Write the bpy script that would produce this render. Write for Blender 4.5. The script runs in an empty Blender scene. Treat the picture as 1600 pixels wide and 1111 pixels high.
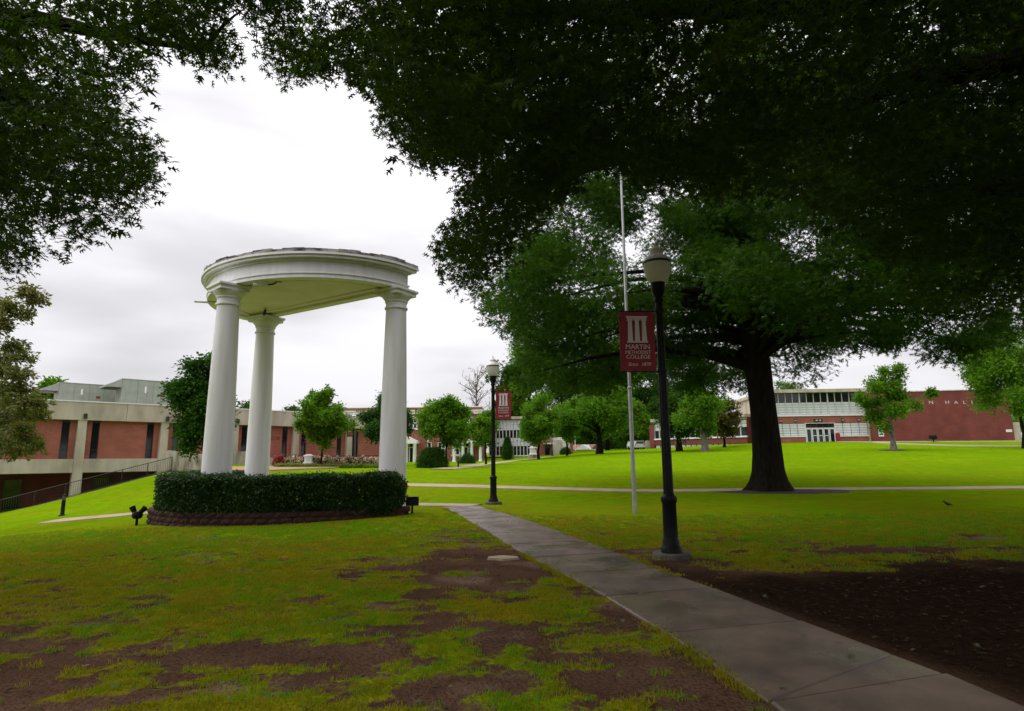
import bpy, math, random
import numpy as np
from mathutils import Matrix, Vector

rng = np.random.default_rng(7)
random.seed(7)
SC = bpy.context.scene
COL = SC.collection
R_ = math.radians

# ------------------------------------------------------------------ camera
FPX, PITCH, ROLL, EYE = 949.0, R_(9.57), R_(-0.54), 1.6
CAMROT = Matrix.Rotation(math.pi/2 + PITCH, 3, 'X') @ Matrix.Rotation(ROLL, 3, 'Z')
cam_d = bpy.data.cameras.new('camera')
cam_d.sensor_width = 23.6
cam_d.lens = 23.6*FPX/1600
cam_d.clip_start, cam_d.clip_end = 0.05, 3000
cam = bpy.data.objects.new('camera', cam_d)
cam.matrix_world = Matrix.Translation((0, 0, EYE)) @ CAMROT.to_4x4()
COL.objects.link(cam)
SC.camera = cam

# ------------------------------------------------------------------ world: overcast sky
world = bpy.data.worlds.new('World')
SC.world = world
world.use_nodes = True
SUN_EL, SUN_AZ = R_(55), R_(-95)          # azimuth from +Y towards +X
def build_world():
    nt = world.node_tree
    nt.nodes.clear()
    N, L = nt.nodes.new, nt.links.new
    out = N('ShaderNodeOutputWorld')
    sky = N('ShaderNodeTexSky'); sky.sky_type = 'NISHITA'; sky.sun_disc = False
    sky.sun_elevation = SUN_EL; sky.sun_rotation = SUN_AZ
    bsky = N('ShaderNodeBackground'); bsky.inputs['Strength'].default_value = 0.1
    L(sky.outputs['Color'], bsky.inputs['Color'])
    tc = N('ShaderNodeTexCoord')
    sep = N('ShaderNodeSeparateXYZ'); L(tc.outputs['Generated'], sep.inputs[0])
    up = N('ShaderNodeMath'); up.operation = 'MAXIMUM'; up.inputs[1].default_value = 0.0
    L(sep.outputs['Z'], up.inputs[0])
    lum = N('ShaderNodeMath'); lum.operation = 'MULTIPLY_ADD'      # overcast: brighter towards the zenith
    lum.inputs[1].default_value = 0.62; lum.inputs[2].default_value = 0.62
    L(up.outputs[0], lum.inputs[0])
    mp = N('ShaderNodeMapping'); mp.inputs['Scale'].default_value = (1.0, 1.0, 3.2)
    L(tc.outputs['Generated'], mp.inputs['Vector'])
    nz = N('ShaderNodeTexNoise'); nz.inputs['Scale'].default_value = 2.1; nz.inputs['Detail'].default_value = 4
    nz.inputs['Roughness'].default_value = 0.45
    L(mp.outputs[0], nz.inputs['Vector'])
    rmp = N('ShaderNodeMapRange'); rmp.inputs['From Min'].default_value = 0.35; rmp.inputs['From Max'].default_value = 0.62
    rmp.inputs['To Min'].default_value = 0.74; rmp.inputs['To Max'].default_value = 1.06; rmp.interpolation_type = 'SMOOTHSTEP'
    L(nz.outputs['Fac'], rmp.inputs['Value'])
    mul = N('ShaderNodeMath'); mul.operation = 'MULTIPLY'
    L(lum.outputs[0], mul.inputs[0]); L(rmp.outputs[0], mul.inputs[1])
    bg = N('ShaderNodeBackground'); bg.inputs['Color'].default_value = (0.985, 0.965, 1.0, 1)
    L(mul.outputs[0], bg.inputs['Strength'])
    mix = N('ShaderNodeMixShader'); mix.inputs[0].default_value = 0.96
    L(bsky.outputs[0], mix.inputs[1]); L(bg.outputs[0], mix.inputs[2])
    L(mix.outputs[0], out.inputs['Surface'])
build_world()

# the sun behind the cloud sheet: weak and very soft
sun_d = bpy.data.lights.new('sun', 'SUN')
sun_d.energy = 1.5; sun_d.angle = R_(70); sun_d.color = (1.0, 0.97, 0.92)
sun = bpy.data.objects.new('sun', sun_d)
sd = Vector((math.sin(SUN_AZ)*math.cos(SUN_EL), math.cos(SUN_AZ)*math.cos(SUN_EL), math.sin(SUN_EL)))
sun.rotation_euler = sd.to_track_quat('Z', 'Y').to_euler()
COL.objects.link(sun)

SC.view_settings.view_transform = 'Standard'
SC.view_settings.look = 'None'
SC.view_settings.exposure = 0.45
SC.view_settings.gamma = 1.0
SC.render.engine = 'CYCLES'
SC.cycles.use_denoising = True
SC.cycles.use_adaptive_sampling = True
SC.cycles.adaptive_threshold = 0.015
SC.cycles.max_bounces = 5
SC.cycles.diffuse_bounces = 2
SC.cycles.glossy_bounces = 2
SC.cycles.transmission_bounces = 3
SC.cycles.transparent_max_bounces = 4
SC.cycles.sample_clamp_indirect = 4

# ------------------------------------------------------------------ layout helpers
def ray(x, y):
    return CAMROT @ Vector(((x-800)/FPX, -(y-555.5)/FPX, -1.0))
def px(x, y, D):
    d = ray(x, y); return Vector((0, 0, EYE)) + d*(D/d.y)
def pz(x, y, z):
    d = ray(x, y); return Vector((0, 0, EYE)) + d*((z-EYE)/d.z)
CR = np.array(CAMROT)
def project(P):
    c = (np.asarray(P) - np.array([0, 0, EYE])) @ CR
    w = np.maximum(-c[:, 2], 1e-6)
    return 800 + FPX*c[:, 0]/w, 555.5 - FPX*c[:, 1]/w, -c[:, 2]

# ------------------------------------------------------------------ numpy noise
def _h(i, j, k, s):
    n = (i*374761393 + j*668265263 + k*2147483647 + s*974711) & 0xffffffff
    n = ((n ^ (n >> 13))*1274126177) & 0xffffffff
    n = ((n ^ (n >> 16))*2246822519) & 0xffffffff
    return ((n ^ (n >> 15)) & 0xffffff)/float(0xffffff)
def noise3(x, y, z, s=0):
    x, y, z = np.broadcast_arrays(np.asarray(x, float), np.asarray(y, float), np.asarray(z, float))
    xi, yi, zi = [np.floor(a).astype(np.int64) for a in (x, y, z)]
    u, v, w = x-xi, y-yi, z-zi
    u, v, w = [t*t*(3-2*t) for t in (u, v, w)]
    r = 0
    for a in (0, 1):
        for b in (0, 1):
            for c in (0, 1):
                r = r + _h(xi+a, yi+b, zi+c, s)*np.where(a, u, 1-u)*np.where(b, v, 1-v)*np.where(c, w, 1-w)
    return r
def fbm(x, y, z=0.0, s=0, o=4):
    r, a, t = 0, 1.0, 0
    x, y, z = np.asarray(x, float), np.asarray(y, float), np.asarray(z, float)
    for k in range(o):
        r = r + a*noise3(x*2**k, y*2**k, z*2**k, s+k); t += a; a *= 0.5
    return r/t
def sstep(a, b, x):
    t = np.clip((x-a)/(b-a), 0, 1); return t*t*(3-2*t)

# ------------------------------------------------------------------ terrain (thin-plate surface through measured points)
def pp(x, y, D):
    v = px(x, y, D); return (v.x, v.y, v.z)
TP = [(0, 0, 0), (4, 0, 0), (-4, 0, 0), (0, -15, 0), (20, -12, 0), (-20, -12, -.5), (0, 4, 0), (4, 4, 0), (-4, 5, 0), (8, 5, 0),
      (0, 10, 0), (3, 10, 0), (7, 10, 0), (13, 10, 0), (22, 8, 0), (40, 8, .2), (3.45, 17.8, 0), (-.7, 21.9, 0.0), (10, 20, 0),
      (22, 20, 0), (11.5, 28, .0), (5, 28.6, 0), (23.5, 28, .0), (40, 26, .2), (-2, 20, .03), (-6, 12, 0), (-5.5, 15.6, -.02), (-3, 17.2, .07),
      (-10.6, 17.8, -.14), (-11, 14, -.22), (-8, 8, -.1), (-14, 10, -.4), (-9, 23, -.15), (-14, 24.5, -.4), (-18.5, 22, -.9), (-26, 18, -1.3),
      (-45, 20, -2.5), (-34, 38.5, -1.97), pp(265, 737, 47), pp(130, 772.5, 43.4), (-40, 44, -2.4), (-34.3, 48.6, -1.6), (-31, 51.6, -.6),
      (-28.5, 54, .9), (-22, 50, .95), (-20, 58, 1.0), (-14, 62, 1.0), (-12, 46, .8), (-18, 40, .5), (-5.5, 31.2, .25), pp(690, 731, 52),
      pp(640, 732, 50), pp(759, 727, 58), pp(845, 718, 78), pp(885, 712, 90), pp(900, 711, 82), pp(1000, 706, 86), pp(1105, 702, 82),
      pp(1180, 694, 86), pp(1300, 690, 84), pp(1580, 688, 80), pp(1398, 703.5, 60), pp(1597, 701, 62), pp(760, 722, 85),
      (60, 60, 2.2), (70, 90, 3.6), (-60, 60, .5), (0, 150, 3), (80, 150, 4), (-80, 150, 2), (0, 320, 4), (250, 250, 4), (-250, 250, 2),
      (-250, 0, -2), (250, 0, 1), (0, -200, 0), (250, -200, 0), (-250, -200, -1)]
TP = np.array(TP, float)
def _phi(r2):
    return 0.5*r2*np.log(r2 + 1e-9)
_S = 50.0
_X = TP[:, :2]/_S
_n = len(_X)
_K = _phi(((_X[:, None]-_X[None])**2).sum(-1)) + np.eye(_n)*2e-5
_Pm = np.c_[np.ones(_n), _X]
_W = np.linalg.solve(np.block([[_K, _Pm], [_Pm.T, np.zeros((3, 3))]]), np.r_[TP[:, 2], 0, 0, 0])
def terr_np(x, y):
    x = np.asarray(x, float).ravel(); y = np.asarray(y, float).ravel()
    X = np.c_[x, y]/_S
    z = np.empty(len(X))
    for a in range(0, len(X), 20000):
        q = X[a:a+20000]
        z[a:a+20000] = _phi(((q[:, None]-_X[None])**2).sum(-1)) @ _W[:_n] + _W[_n] + q @ _W[_n+1:]
    return np.clip(z, -4, 6)
def terr(x, y):
    return float(terr_np([x], [y])[0])

# ------------------------------------------------------------------ mesh builder
class MB:
    def __init__(s): s.v = []; s.f = []; s.M = Matrix.Identity(4)
    def add(s, vs, fs):
        b = len(s.v); s.v += [tuple(s.M @ Vector(v)) for v in vs]; s.f += [tuple(b+i for i in f) for f in fs]; return s
    def box(s, x0, x1, y0, y1, z0, z1):
        return s.add([(x0, y0, z0), (x1, y0, z0), (x1, y1, z0), (x0, y1, z0), (x0, y0, z1), (x1, y0, z1), (x1, y1, z1), (x0, y1, z1)],
                     [(3, 2, 1, 0), (4, 5, 6, 7), (0, 1, 5, 4), (1, 2, 6, 5), (2, 3, 7, 6), (3, 0, 4, 7)])
    def bbox(s, x0, x1, y0, y1, z0, z1, c=.01):     # chamfered vertical + top edges
        p = [(x0+c, y0), (x1-c, y0), (x1, y0+c), (x1, y1-c), (x1-c, y1), (x0+c, y1), (x0, y1-c), (x0, y0+c)]
        cx, cy = (x0+x1)/2, (y0+y1)/2
        fx, fy = 1-2*c/max(x1-x0, 1e-6), 1-2*c/max(y1-y0, 1e-6)
        vs = [(a, b, z0) for a, b in p]+[(a, b, z1-c) for a, b in p]+[(cx+(a-cx)*fx, cy+(b-cy)*fy, z1) for a, b in p]
        fs = [tuple(range(7, -1, -1)), tuple(range(16, 24))]
        for k in (0, 8):
            fs += [(k+i, k+(i+1) % 8, k+8+(i+1) % 8, k+8+i) for i in range(8)]
        return s.add(vs, fs)
    def prism(s, poly, z0, z1):
        n = len(poly)
        return s.add([(a, b, z0) for a, b in poly]+[(a, b, z1) for a, b in poly],
                     [tuple(range(n-1, -1, -1)), tuple(range(n, 2*n))]+[(i, (i+1) % n, n+(i+1) % n, n+i) for i in range(n)])
    def lathe(s, prof, n=20, c=(0, 0, 0), a0=0.0):
        vs, fs = [], []
        for r, z in prof:
            vs += [(c[0]+r*math.cos(a0+2*math.pi*i/n), c[1]+r*math.sin(a0+2*math.pi*i/n), c[2]+z) for i in range(n)]
        for k in range(len(prof)-1):
            fs += [(k*n+i, k*n+(i+1) % n, (k+1)*n+(i+1) % n, (k+1)*n+i) for i in range(n)]
        fs.append(tuple(range(n-1, -1, -1))); m = (len(prof)-1)*n; fs.append(tuple(range(m, m+n)))
        return s.add(vs, fs)
    def tube(s, pts, rad, n=8, cap=True):
        pts = [Vector(p) for p in pts]
        if not hasattr(rad, '__len__'): rad = [rad]*len(pts)
        vs, fs = [], []
        up = None
        for i, p in enumerate(pts):
            t = (pts[min(i+1, len(pts)-1)] - pts[max(i-1, 0)]).normalized()
            if up is None:
                up = Vector((0, 0, 1)) if abs(t.z) < .9 else Vector((1, 0, 0))
            a = t.cross(up).normalized(); b = a.cross(t).normalized(); up = b
            vs += [p + (a*math.cos(2*math.pi*k/n) + b*math.sin(2*math.pi*k/n))*rad[i] for k in range(n)]
        for i in range(len(pts)-1):
            fs += [(i*n+k, (i+1)*n+k, (i+1)*n+(k+1) % n, i*n+(k+1) % n) for k in range(n)]
        if cap:
            fs.append(tuple(range(n))); m = (len(pts)-1)*n; fs.append(tuple(range(m+n-1, m-1, -1)))
        return s.add(vs, fs)
    def build(s, name, mat, parent=None, smooth=False, loc=None):
        me = bpy.data.meshes.new(name)
        me.from_pydata(s.v, [], s.f)
        me.materials.append(mat)
        if smooth:
            me.polygons.foreach_set('use_smooth', [True]*len(me.polygons))
            if hasattr(me, 'set_sharp_from_angle'): me.set_sharp_from_angle(angle=R_(40))
        me.validate()
        o = bpy.data.objects.new(name, me); COL.objects.link(o)
        if parent: o.parent = parent
        if loc: o.location = loc
        return o
def BX(name, mat, parent, *b):
    return MB().box(*b).build(name, mat, parent)
def tag(o, label=None, cat=None, group=None, kind=None):
    if label: o['label'] = label
    if cat: o['category'] = cat
    if group: o['group'] = group
    if kind: o['kind'] = kind
    return o
def thing(name, label, cat, loc=(0, 0, 0), rz=0, group=None):
    o = bpy.data.objects.new(name, None); COL.objects.link(o)
    o.empty_display_size = .2
    o.location = loc; o.rotation_euler = (0, 0, rz)
    return tag(o, label, cat, group)
def np_mesh(name, V, F, mat, parent=None):       # V (n,3), F (m,3|4)
    me = bpy.data.meshes.new(name)
    V = np.asarray(V, np.float32); F = np.asarray(F, np.int32); k = F.shape[1]
    me.vertices.add(len(V)); me.vertices.foreach_set('co', V.ravel())
    me.loops.add(F.size); me.loops.foreach_set('vertex_index', F.ravel())
    me.polygons.add(len(F)); me.polygons.foreach_set('loop_start', np.arange(0, F.size, k, dtype=np.int32))
    me.update(calc_edges=True)
    me.materials.append(mat)
    o = bpy.data.objects.new(name, me); COL.objects.link(o)
    if parent: o.parent = parent
    return o
def text_mesh(body, size, mat, name, parent, loc, rot, ext=.002, shear=0, align='CENTER', sx=1, bold=0):
    cu = bpy.data.curves.new('t', 'FONT'); cu.body = body; cu.size = size; cu.extrude = ext; cu.shear = shear
    cu.align_x = align; cu.resolution_u = 3; cu.offset = bold
    ob = bpy.data.objects.new('t', cu); COL.objects.link(ob)
    dg = bpy.context.evaluated_depsgraph_get()
    me = bpy.data.meshes.new_from_object(ob.evaluated_get(dg)); me.name = name
    bpy.data.objects.remove(ob); bpy.data.curves.remove(cu)
    me.materials.clear(); me.materials.append(mat)
    o = bpy.data.objects.new(name, me); COL.objects.link(o); o.parent = parent
    o.location = loc; o.rotation_euler = rot; o.scale = (sx, 1, 1)
    return o

# ------------------------------------------------------------------ materials
def mat(name, col, rough=.7, col2=None, scale=6.0, detail=5, bump=0.0, bscale=None, metal=0, spec=.5, lo=.35, hi=.65, stretch=None, coords='Object'):
    m = bpy.data.materials.new(name); m.use_nodes = True
    nt = m.node_tree; N, L = nt.nodes.new, nt.links.new
    b = nt.nodes['Principled BSDF']
    b.inputs['Base Color'].default_value = (*col, 1); b.inputs['Roughness'].default_value = rough
    b.inputs['Metallic'].default_value = metal; b.inputs['Specular IOR Level'].default_value = spec
    tc = N('ShaderNodeTexCoord'); src = tc.outputs[coords]
    if stretch:
        mp = N('ShaderNodeMapping'); mp.inputs['Scale'].default_value = stretch; L(src, mp.inputs['Vector']); src = mp.outputs[0]
    if col2:
        nz = N('ShaderNodeTexNoise'); nz.inputs['Scale'].default_value = scale; nz.inputs['Detail'].default_value = detail
        L(src, nz.inputs['Vector'])
        mr = N('ShaderNodeMapRange'); mr.inputs['From Min'].default_value = lo; mr.inputs['From Max'].default_value = hi
        L(nz.outputs['Fac'], mr.inputs['Value'])
        mx = N('ShaderNodeMix'); mx.data_type = 'RGBA'
        mx.inputs['A'].default_value = (*col, 1); mx.inputs['B'].default_value = (*col2, 1)
        L(mr.outputs[0], mx.inputs['Factor']); L(mx.outputs['Result'], b.inputs['Base Color'])
    if bump:
        n2 = N('ShaderNodeTexNoise'); n2.inputs['Scale'].default_value = bscale or scale*4; n2.inputs['Detail'].default_value = 4
        L(src, n2.inputs['Vector'])
        bp = N('ShaderNodeBump'); bp.inputs['Strength'].default_value = bump; bp.inputs['Distance'].default_value = .02
        L(n2.outputs['Fac'], bp.inputs['Height']); L(bp.outputs[0], b.inputs['Normal'])
    return m
def wet(m, lo=.16, hi=.6, scale=1.1):
    nt = m.node_tree; N, L = nt.nodes.new, nt.links.new
    tc = N('ShaderNodeTexCoord'); n = N('ShaderNodeTexNoise'); n.inputs['Scale'].default_value = scale; n.inputs['Detail'].default_value = 6; L(tc.outputs['Object'], n.inputs['Vector'])
    r = N('ShaderNodeMapRange'); r.inputs['From Min'].default_value = .38; r.inputs['From Max'].default_value = .6; r.inputs['To Min'].default_value = lo; r.inputs['To Max'].default_value = hi
    L(n.outputs['Fac'], r.inputs['Value']); L(r.outputs[0], nt.nodes['Principled BSDF'].inputs['Roughness'])
def brick_mat(name, c1, c2, mortar, bw=.24, bh=.08):
    m = bpy.data.materials.new(name); m.use_nodes = True
    nt = m.node_tree; N, L = nt.nodes.new, nt.links.new
    b = nt.nodes['Principled BSDF']; b.inputs['Roughness'].default_value = .85
    tc = N('ShaderNodeTexCoord'); sp = N('ShaderNodeSeparateXYZ'); cb = N('ShaderNodeCombineXYZ')
    L(tc.outputs['Object'], sp.inputs[0])
    ad = N('ShaderNodeMath'); ad.operation = 'ADD'; L(sp.outputs['X'], ad.inputs[0]); L(sp.outputs['Y'], ad.inputs[1])
    L(ad.outputs[0], cb.inputs['X']); L(sp.outputs['Z'], cb.inputs['Y'])
    br = N('ShaderNodeTexBrick'); br.inputs['Scale'].default_value = 1; br.inputs['Brick Width'].default_value = bw
    br.inputs['Row Height'].default_value = bh; br.inputs['Mortar Size'].default_value = .011; br.inputs['Bias'].default_value = -.1
    br.inputs['Color1'].default_value = (*c1, 1); br.inputs['Color2'].default_value = (*c2, 1); br.inputs['Mortar'].default_value = (*mortar, 1)
    L(cb.outputs[0], br.inputs['Vector'])
    nz = N('ShaderNodeTexNoise'); nz.inputs['Scale'].default_value = .7; nz.inputs['Detail'].default_value = 5; L(tc.outputs['Object'], nz.inputs['Vector'])
    mr = N('ShaderNodeMapRange'); mr.inputs['From Min'].default_value = .3; mr.inputs['From Max'].default_value = .7
    mr.inputs['To Min'].default_value = .75; mr.inputs['To Max'].default_value = 1.15; L(nz.outputs['Fac'], mr.inputs['Value'])
    vm = N('ShaderNodeVectorMath'); vm.operation = 'SCALE'; L(br.outputs['Color'], vm.inputs[0]); L(mr.outputs[0], vm.inputs['Scale'])
    L(vm.outputs[0], b.inputs['Base Color'])
    return m
def leaf_mat(name, col, col2, trans=.3, rough=.5, spec=.08, nscale=.9):
    m = bpy.data.materials.new(name); m.use_nodes = True
    nt = m.node_tree; N, L = nt.nodes.new, nt.links.new
    b = nt.nodes['Principled BSDF']; b.inputs['Roughness'].default_value = rough; b.inputs['Specular IOR Level'].default_value = spec
    out = nt.nodes['Material Output']
    oi = N('ShaderNodeObjectInfo')
    mx = N('ShaderNodeMix'); mx.data_type = 'RGBA'
    mx.inputs['A'].default_value = (*col, 1); mx.inputs['B'].default_value = (*col2, 1)
    nz = N('ShaderNodeTexNoise'); nz.inputs['Scale'].default_value = nscale; nz.inputs['Detail'].default_value = 2
    L(oi.outputs['Location'], nz.inputs['Vector'])
    mr = N('ShaderNodeMapRange'); mr.inputs['From Min'].default_value = .36; mr.inputs['From Max'].default_value = .64
    L(nz.outputs['Fac'], mr.inputs['Value'])
    av = N('ShaderNodeMath'); av.operation = 'MULTIPLY_ADD'; av.inputs[1].default_value = .45; L(oi.outputs['Random'], av.inputs[0])
    sc = N('ShaderNodeMath'); sc.operation = 'MULTIPLY'; sc.inputs[1].default_value = .55; L(mr.outputs[0], sc.inputs[0])
    L(sc.outputs[0], av.inputs[2]); L(av.outputs[0], mx.inputs['Factor'])
    L(mx.outputs['Result'], b.inputs['Base Color'])
    tr = N('ShaderNodeBsdfTranslucent')
    hs = N('ShaderNodeVectorMath'); hs.operation = 'MULTIPLY'; hs.inputs[1].default_value = (1.25, 1.5, .5)
    L(mx.outputs['Result'], hs.inputs[0]); L(hs.outputs[0], tr.inputs['Color'])
    ms = N('ShaderNodeMixShader'); ms.inputs[0].default_value = trans
    L(b.outputs[0], ms.inputs[1]); L(tr.outputs[0], ms.inputs[2]); L(ms.outputs[0], out.inputs['Surface'])
    return m
M = {}
M['white'] = mat('white_paint', (.84, .84, .86), .55, (.70, .69, .67), 2.2, 8, .10, 40, lo=.42, hi=.80, stretch=(2.2, 2.2, .22))
M['white_panel'] = mat('white_panel', (.62, .66, .70), .5, (.72, .74, .76), .8)
M['soffit'] = mat('cream_soffit', (.86, .77, .79), .7, (.78, .69, .70), 1.5, 6)
M['worn'] = mat('worn_wood', (.40, .38, .36), .9, (.05, .035, .028), 2.6, 6, .6, 12, lo=.40, hi=.60, stretch=(1, 1, 4))
M['concrete'] = mat('concrete', (.54, .48, .39), .85, (.36, .31, .25), .9, 8, .1, 20, stretch=(1, 1, .35))
M['stained'] = mat('stained_concrete', (.40, .36, .29), .9, (.10, .08, .05), 1.1, 8, .2, 14, lo=.42, hi=.68, stretch=(1.5, 1.5, .5))
M['slab'] = mat('sidewalk_concrete', (.205, .142, .106), .46, (.080, .055, .041), 1.5, 12, .35, 90, lo=.34, hi=.68)
wet(M['slab'])
M['footing'] = mat('dark_footing', (.13, .115, .10), .9, (.07, .06, .05), 3, 8, .3, 30)
M['walk'] = mat('pale_walk', (.46, .37, .26), .9, (.36, .28, .19), 1.2, 6, spec=.1)
M['plaza'] = mat('plaza_brick', (.34, .19, .11), .8, (.42, .26, .17), 2.5, 4)
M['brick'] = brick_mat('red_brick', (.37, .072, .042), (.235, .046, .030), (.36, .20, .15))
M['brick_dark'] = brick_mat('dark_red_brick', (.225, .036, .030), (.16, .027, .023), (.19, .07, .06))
M['brick_soft'] = brick_mat('soft_red_brick', (.31, .065, .042), (.23, .048, .032), (.3, .17, .13))
M['pink_brick'] = mat('pink_brick', (.45, .22, .16), .8, (.38, .18, .13), 3)
M['glass'] = mat('dark_glass', (.012, .014, .018), .08, spec=.6)
M['bronze'] = mat('bronze_frame', (.03, .027, .025), .45)
M['alu'] = mat('pale_frame', (.55, .56, .58), .45)
M['black'] = mat('black_paint', (.008, .008, .009), .42, spec=.12, col2=(.014, .014, .015), scale=8, detail=4, bump=.1, bscale=60)
M['pole'] = mat('flagpole_aluminium', (.45, .46, .46), .42, (.36, .37, .37), 5, metal=.55)
M['banner'] = mat('crimson_vinyl', (.30, .012, .022), .5, (.25, .01, .018), 3)
M['print'] = mat('banner_print', (.75, .73, .71), .6, (.68, .66, .64), 5)
def globe_mat():
    m = bpy.data.materials.new('frosted_acrylic'); m.use_nodes = True
    nt = m.node_tree; b = nt.nodes['Principled BSDF']; b.inputs['Base Color'].default_value = (.90, .89, .84, 1); b.inputs['Roughness'].default_value = .18
    tr = nt.nodes.new('ShaderNodeBsdfTranslucent'); tr.inputs['Color'].default_value = (.97, .96, .92, 1)
    ms = nt.nodes.new('ShaderNodeMixShader'); ms.inputs[0].default_value = .62
    nt.links.new(b.outputs[0], ms.inputs[1]); nt.links.new(tr.outputs[0], ms.inputs[2]); nt.links.new(ms.outputs[0], nt.nodes['Material Output'].inputs['Surface'])
    return m
M['globe'] = globe_mat()
M['cap'] = mat('white_lamp_cap', (.80, .79, .76), .35, (.58, .57, .54), 6)
M['block'] = mat('retaining_block', (.075, .026, .022), .95, (.035, .015, .013), 5, 8, .8, 25)
M['hvac'] = mat('hvac_sheet', (.34, .38, .32), .5, (.28, .32, .27), 2)
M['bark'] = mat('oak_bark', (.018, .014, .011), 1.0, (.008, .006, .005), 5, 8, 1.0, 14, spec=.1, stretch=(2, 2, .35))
M['bark_pale'] = mat('pale_bark', (.20, .17, .14), .95, (.10, .085, .07), 4, 8, .6, 14, stretch=(2, 2, .4))
M['mulch'] = mat('mulch', (.05, .028, .018), 1, (.022, .013, .009), 9, 8, 1.0, 30)
M['roof_pink'] = mat('shingle_roof', (.30, .13, .11), .9, (.24, .10, .09), 4)
M['red_plastic'] = mat('red_bin', (.28, .01, .02), .5)
M['car'] = mat('silver_car', (.55, .56, .58), .3, metal=.2)
M['pinkflower'] = leaf_mat('pink_petals', (.80, .36, .44), (.85, .72, .74), .4)
M['redflower'] = leaf_mat('red_petals', (.55, .03, .10), (.6, .06, .14), .2)
LEAF = {
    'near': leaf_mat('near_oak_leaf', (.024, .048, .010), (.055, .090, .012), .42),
    'oak': leaf_mat('oak_leaf', (.022, .058, .006), (.060, .125, .012), .40),
    'green': leaf_mat('green_leaf', (.042, .130, .008), (.165, .290, .022), .42),
    'dark': leaf_mat('dark_green_leaf', (.014, .055, .008), (.062, .140, .020), .32),
    'pale': leaf_mat('pale_green_leaf', (.10, .17, .045), (.15, .21, .07), .35),
    'olive': leaf_mat('olive_leaf', (.11, .16, .04), (.22, .18, .07), .25, .35),
    'hedge': leaf_mat('hedge_leaf', (.014, .042, .009), (.036, .085, .014), .25, .32, .3),
    'rust': leaf_mat('rusty_leaf', (.06, .09, .02), (.15, .10, .03), .3),
    'cover': leaf_mat('groundcover_leaf', (.14, .22, .03), (.22, .28, .06), .3),
}

# ------------------------------------------------------------------ scattering of leaves and grass
def gpix(x, y, d0=3, d1=140):
    """ground point seen at a pixel"""
    d = ray(x, y)
    D = np.arange(d0, d1, .1)
    P = np.c_[d.x/d.y*D, D, EYE + d.z/d.y*D]
    b = np.nonzero(P[:, 2] < terr_np(P[:, 0], P[:, 1]))[0]
    k = b[0] if len(b) else len(D)-1
    return Vector((P[k, 0], P[k, 1], terr(P[k, 0], P[k, 1])))
def on_ground(xpix, D):
    v = px(xpix, 715, D); return Vector((v.x, D, terr(v.x, D)))

def proto(name, V, F, m):
    me = bpy.data.meshes.new(name); me.from_pydata([tuple(v) for v in V], [], [tuple(f) for f in F]); me.materials.append(m)
    return bpy.data.objects.new(name, me)          # not linked: only its mesh is scattered
_groups = {}
def scatter(name, P, rot, scl, pr, parent=None, kind='stuff'):
    P = np.asarray(P, np.float32)
    me = bpy.data.meshes.new(name)
    me.vertices.add(len(P)); me.vertices.foreach_set('co', P.ravel())
    a = me.attributes.new('rot', 'FLOAT_VECTOR', 'POINT'); a.data.foreach_set('vector', np.asarray(rot, np.float32).ravel())
    a = me.attributes.new('scl', 'FLOAT', 'POINT'); a.data.foreach_set('value', np.asarray(scl, np.float32).ravel())
    me.materials.append(pr.data.materials[0])
    o = bpy.data.objects.new(name, me); COL.objects.link(o)
    if parent: o.parent = parent
    if pr.name not in _groups:
        ng = bpy.data.node_groups.new('scatter_'+pr.name, 'GeometryNodeTree'); _groups[pr.name] = ng
        ng.interface.new_socket('Geometry', in_out='INPUT', socket_type='NodeSocketGeometry')
        ng.interface.new_socket('Geometry', in_out='OUTPUT', socket_type='NodeSocketGeometry')
        N, L = ng.nodes.new, ng.links.new
        gi, go = N('NodeGroupInput'), N('NodeGroupOutput')
        io = N('GeometryNodeInstanceOnPoints'); ob = N('GeometryNodeObjectInfo'); ob.inputs['Object'].default_value = pr
        r = N('GeometryNodeInputNamedAttribute'); r.data_type = 'FLOAT_VECTOR'; r.inputs['Name'].default_value = 'rot'
        s = N('GeometryNodeInputNamedAttribute'); s.data_type = 'FLOAT'; s.inputs['Name'].default_value = 'scl'
        e = N('FunctionNodeEulerToRotation')
        L(gi.outputs[0], io.inputs['Points']); L(ob.outputs['Geometry'], io.inputs['Instance'])
        L(r.outputs['Attribute'], e.inputs[0]); L(e.outputs[0], io.inputs['Rotation']); L(s.outputs['Attribute'], io.inputs['Scale'])
        L(io.outputs[0], go.inputs[0])
    md = o.modifiers.new('scatter', 'NODES'); md.node_group = _groups[pr.name]
    if kind: o['kind'] = kind
    return o

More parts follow.
